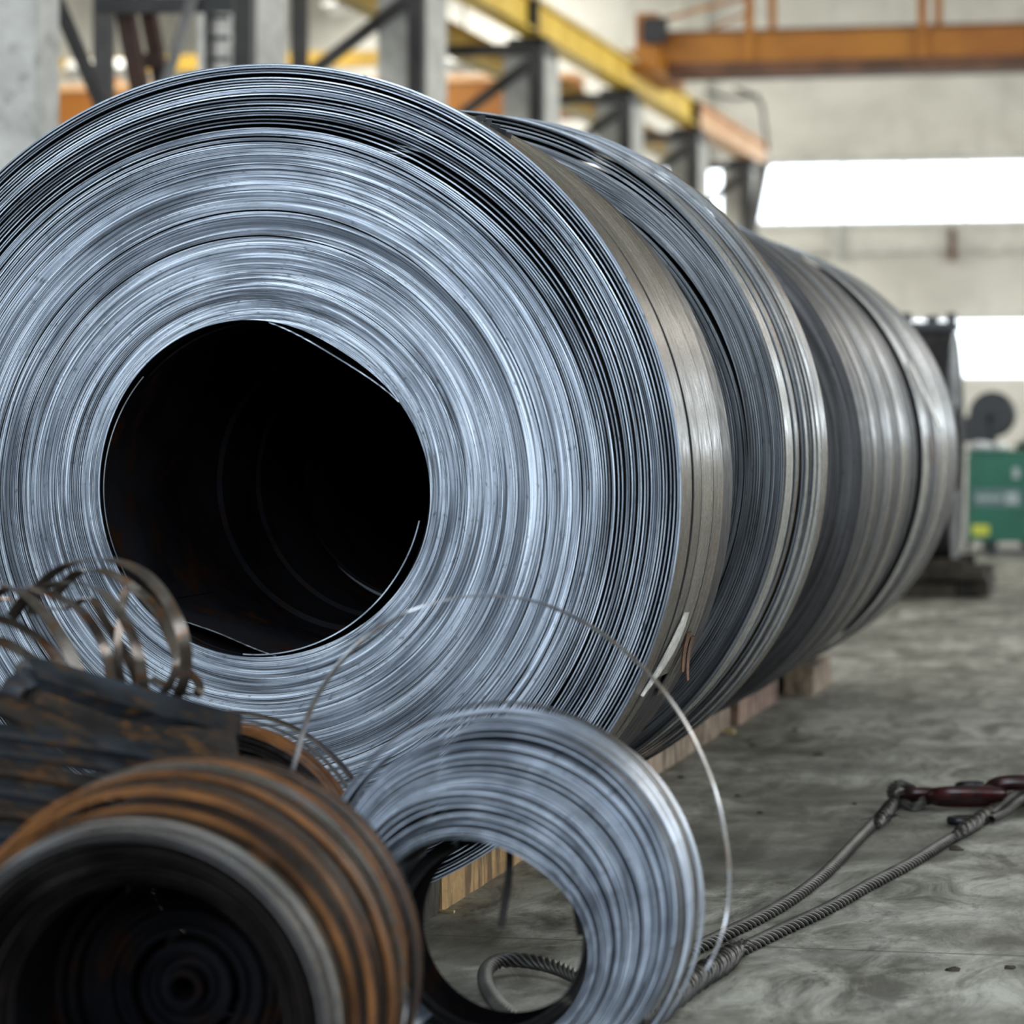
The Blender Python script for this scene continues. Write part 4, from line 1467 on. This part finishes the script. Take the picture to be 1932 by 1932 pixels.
# one long strap wound in ever-lower loops
strap_path([(60, 1160, 0.05), (75, 1105, 0.04), (130, 1065, 0.02), (205, 1056, 0), (275, 1085, -0.03), (325, 1150, -0.05), (350, 1225, -0.05), (345, 1290, -0.04), (325, 1330, -0.02)],
           0.024, 'tangled_strap', 'strap', 'outermost strap loop of the tangle, arching in front of the black bore', ZT)
strap_path([(95, 1130, 0.10), (150, 1080, 0.10), (215, 1085, 0.09), (285, 1140, 0.07), (320, 1200, 0.05), (340, 1250, 0.04), (375, 1290, 0.04), (365, 1312, 0.03), (330, 1300, 0.05), (285, 1280, 0.07)],
           0.020, 'tangled_strap', 'strap', 'strap that ends in a small hook right of the tangle', ZT, ph=1)
strap_path([(20, 1165, 0.05), (60, 1120, 0.05), (125, 1098, 0.03), (190, 1115, 0.0), (235, 1170, -0.03), (262, 1240, -0.04), (272, 1310, -0.03)],
           0.022, 'tangled_strap', 'strap', 'second strap arch inside the outermost loop', ZT, ph=2)
strap_path([(-40, 1140, 0.02), (20, 1110, 0.02), (80, 1115, 0.0), (150, 1150, -0.02), (195, 1215, -0.04), (215, 1300, -0.03)],
           0.022, 'tangled_strap', 'strap', 'third arch with a bright glint, left of the second', ZT, ph=.5)
strap_path([(-60, 1110, 0.0), (-10, 1100, 0.0), (50, 1125, -0.02), (100, 1180, -0.04), (140, 1250, -0.04), (155, 1300, -0.04)],
           0.024, 'tangled_strap', 'strap', 'broad strap rising from the left edge and falling to the plates', ZT, ph=3)
strap_path([(-60, 1165, -0.04), (0, 1168, -0.04), (60, 1195, -0.05), (105, 1240, -0.06), (130, 1300, -0.06)],
           0.024, 'tangled_strap', 'strap', 'low strap arch near the left edge, bright at its end', ZT, ph=1.4)
strap_path([(-60, 1205, -0.08), (0, 1210, -0.08), (50, 1235, -0.09), (92, 1262, -0.10)],
           0.026, 'tangled_strap', 'strap', 'short strap at the left edge pointing right at the plates', ZT, ph=.2)
strap_path([(-60, 1322, -0.15), (-20, 1318, -0.15), (15, 1308, -0.15), (45, 1300, -0.15)],
           0.022, 'tangled_strap', 'strap', 'strap end at the left edge level with the bar end', ZT, ph=.9)
strap_path([(238, 1110, 0.03), (228, 1160, 0.02), (222, 1230, 0.0), (232, 1310, -0.02)],
           0.016, 'tangled_strap', 'strap', 'dark upright strap crossing the middle of the tangle', ZT, ph=2.6)
strap_path([(-50, 1145, 0.15), (20, 1130, 0.15), (110, 1150, 0.13), (170, 1130, 0.13), (200, 1175, 0.12), (250, 1260, 0.10), (262, 1310, 0.08)],
           0.018, 'tangled_strap', 'strap', 'rearmost strap weaving behind the arches', ZT, ph=4)
strap_path([(300, 1315, 0.0), (320, 1290, 0.0), (335, 1250, 0.0), (330, 1200, 0.02), (300, 1150, 0.04), (262, 1112, 0.06)],
           0.018, 'tangled_strap', 'strap', 'narrow strap just inside the outermost loop', ZT, ph=5)
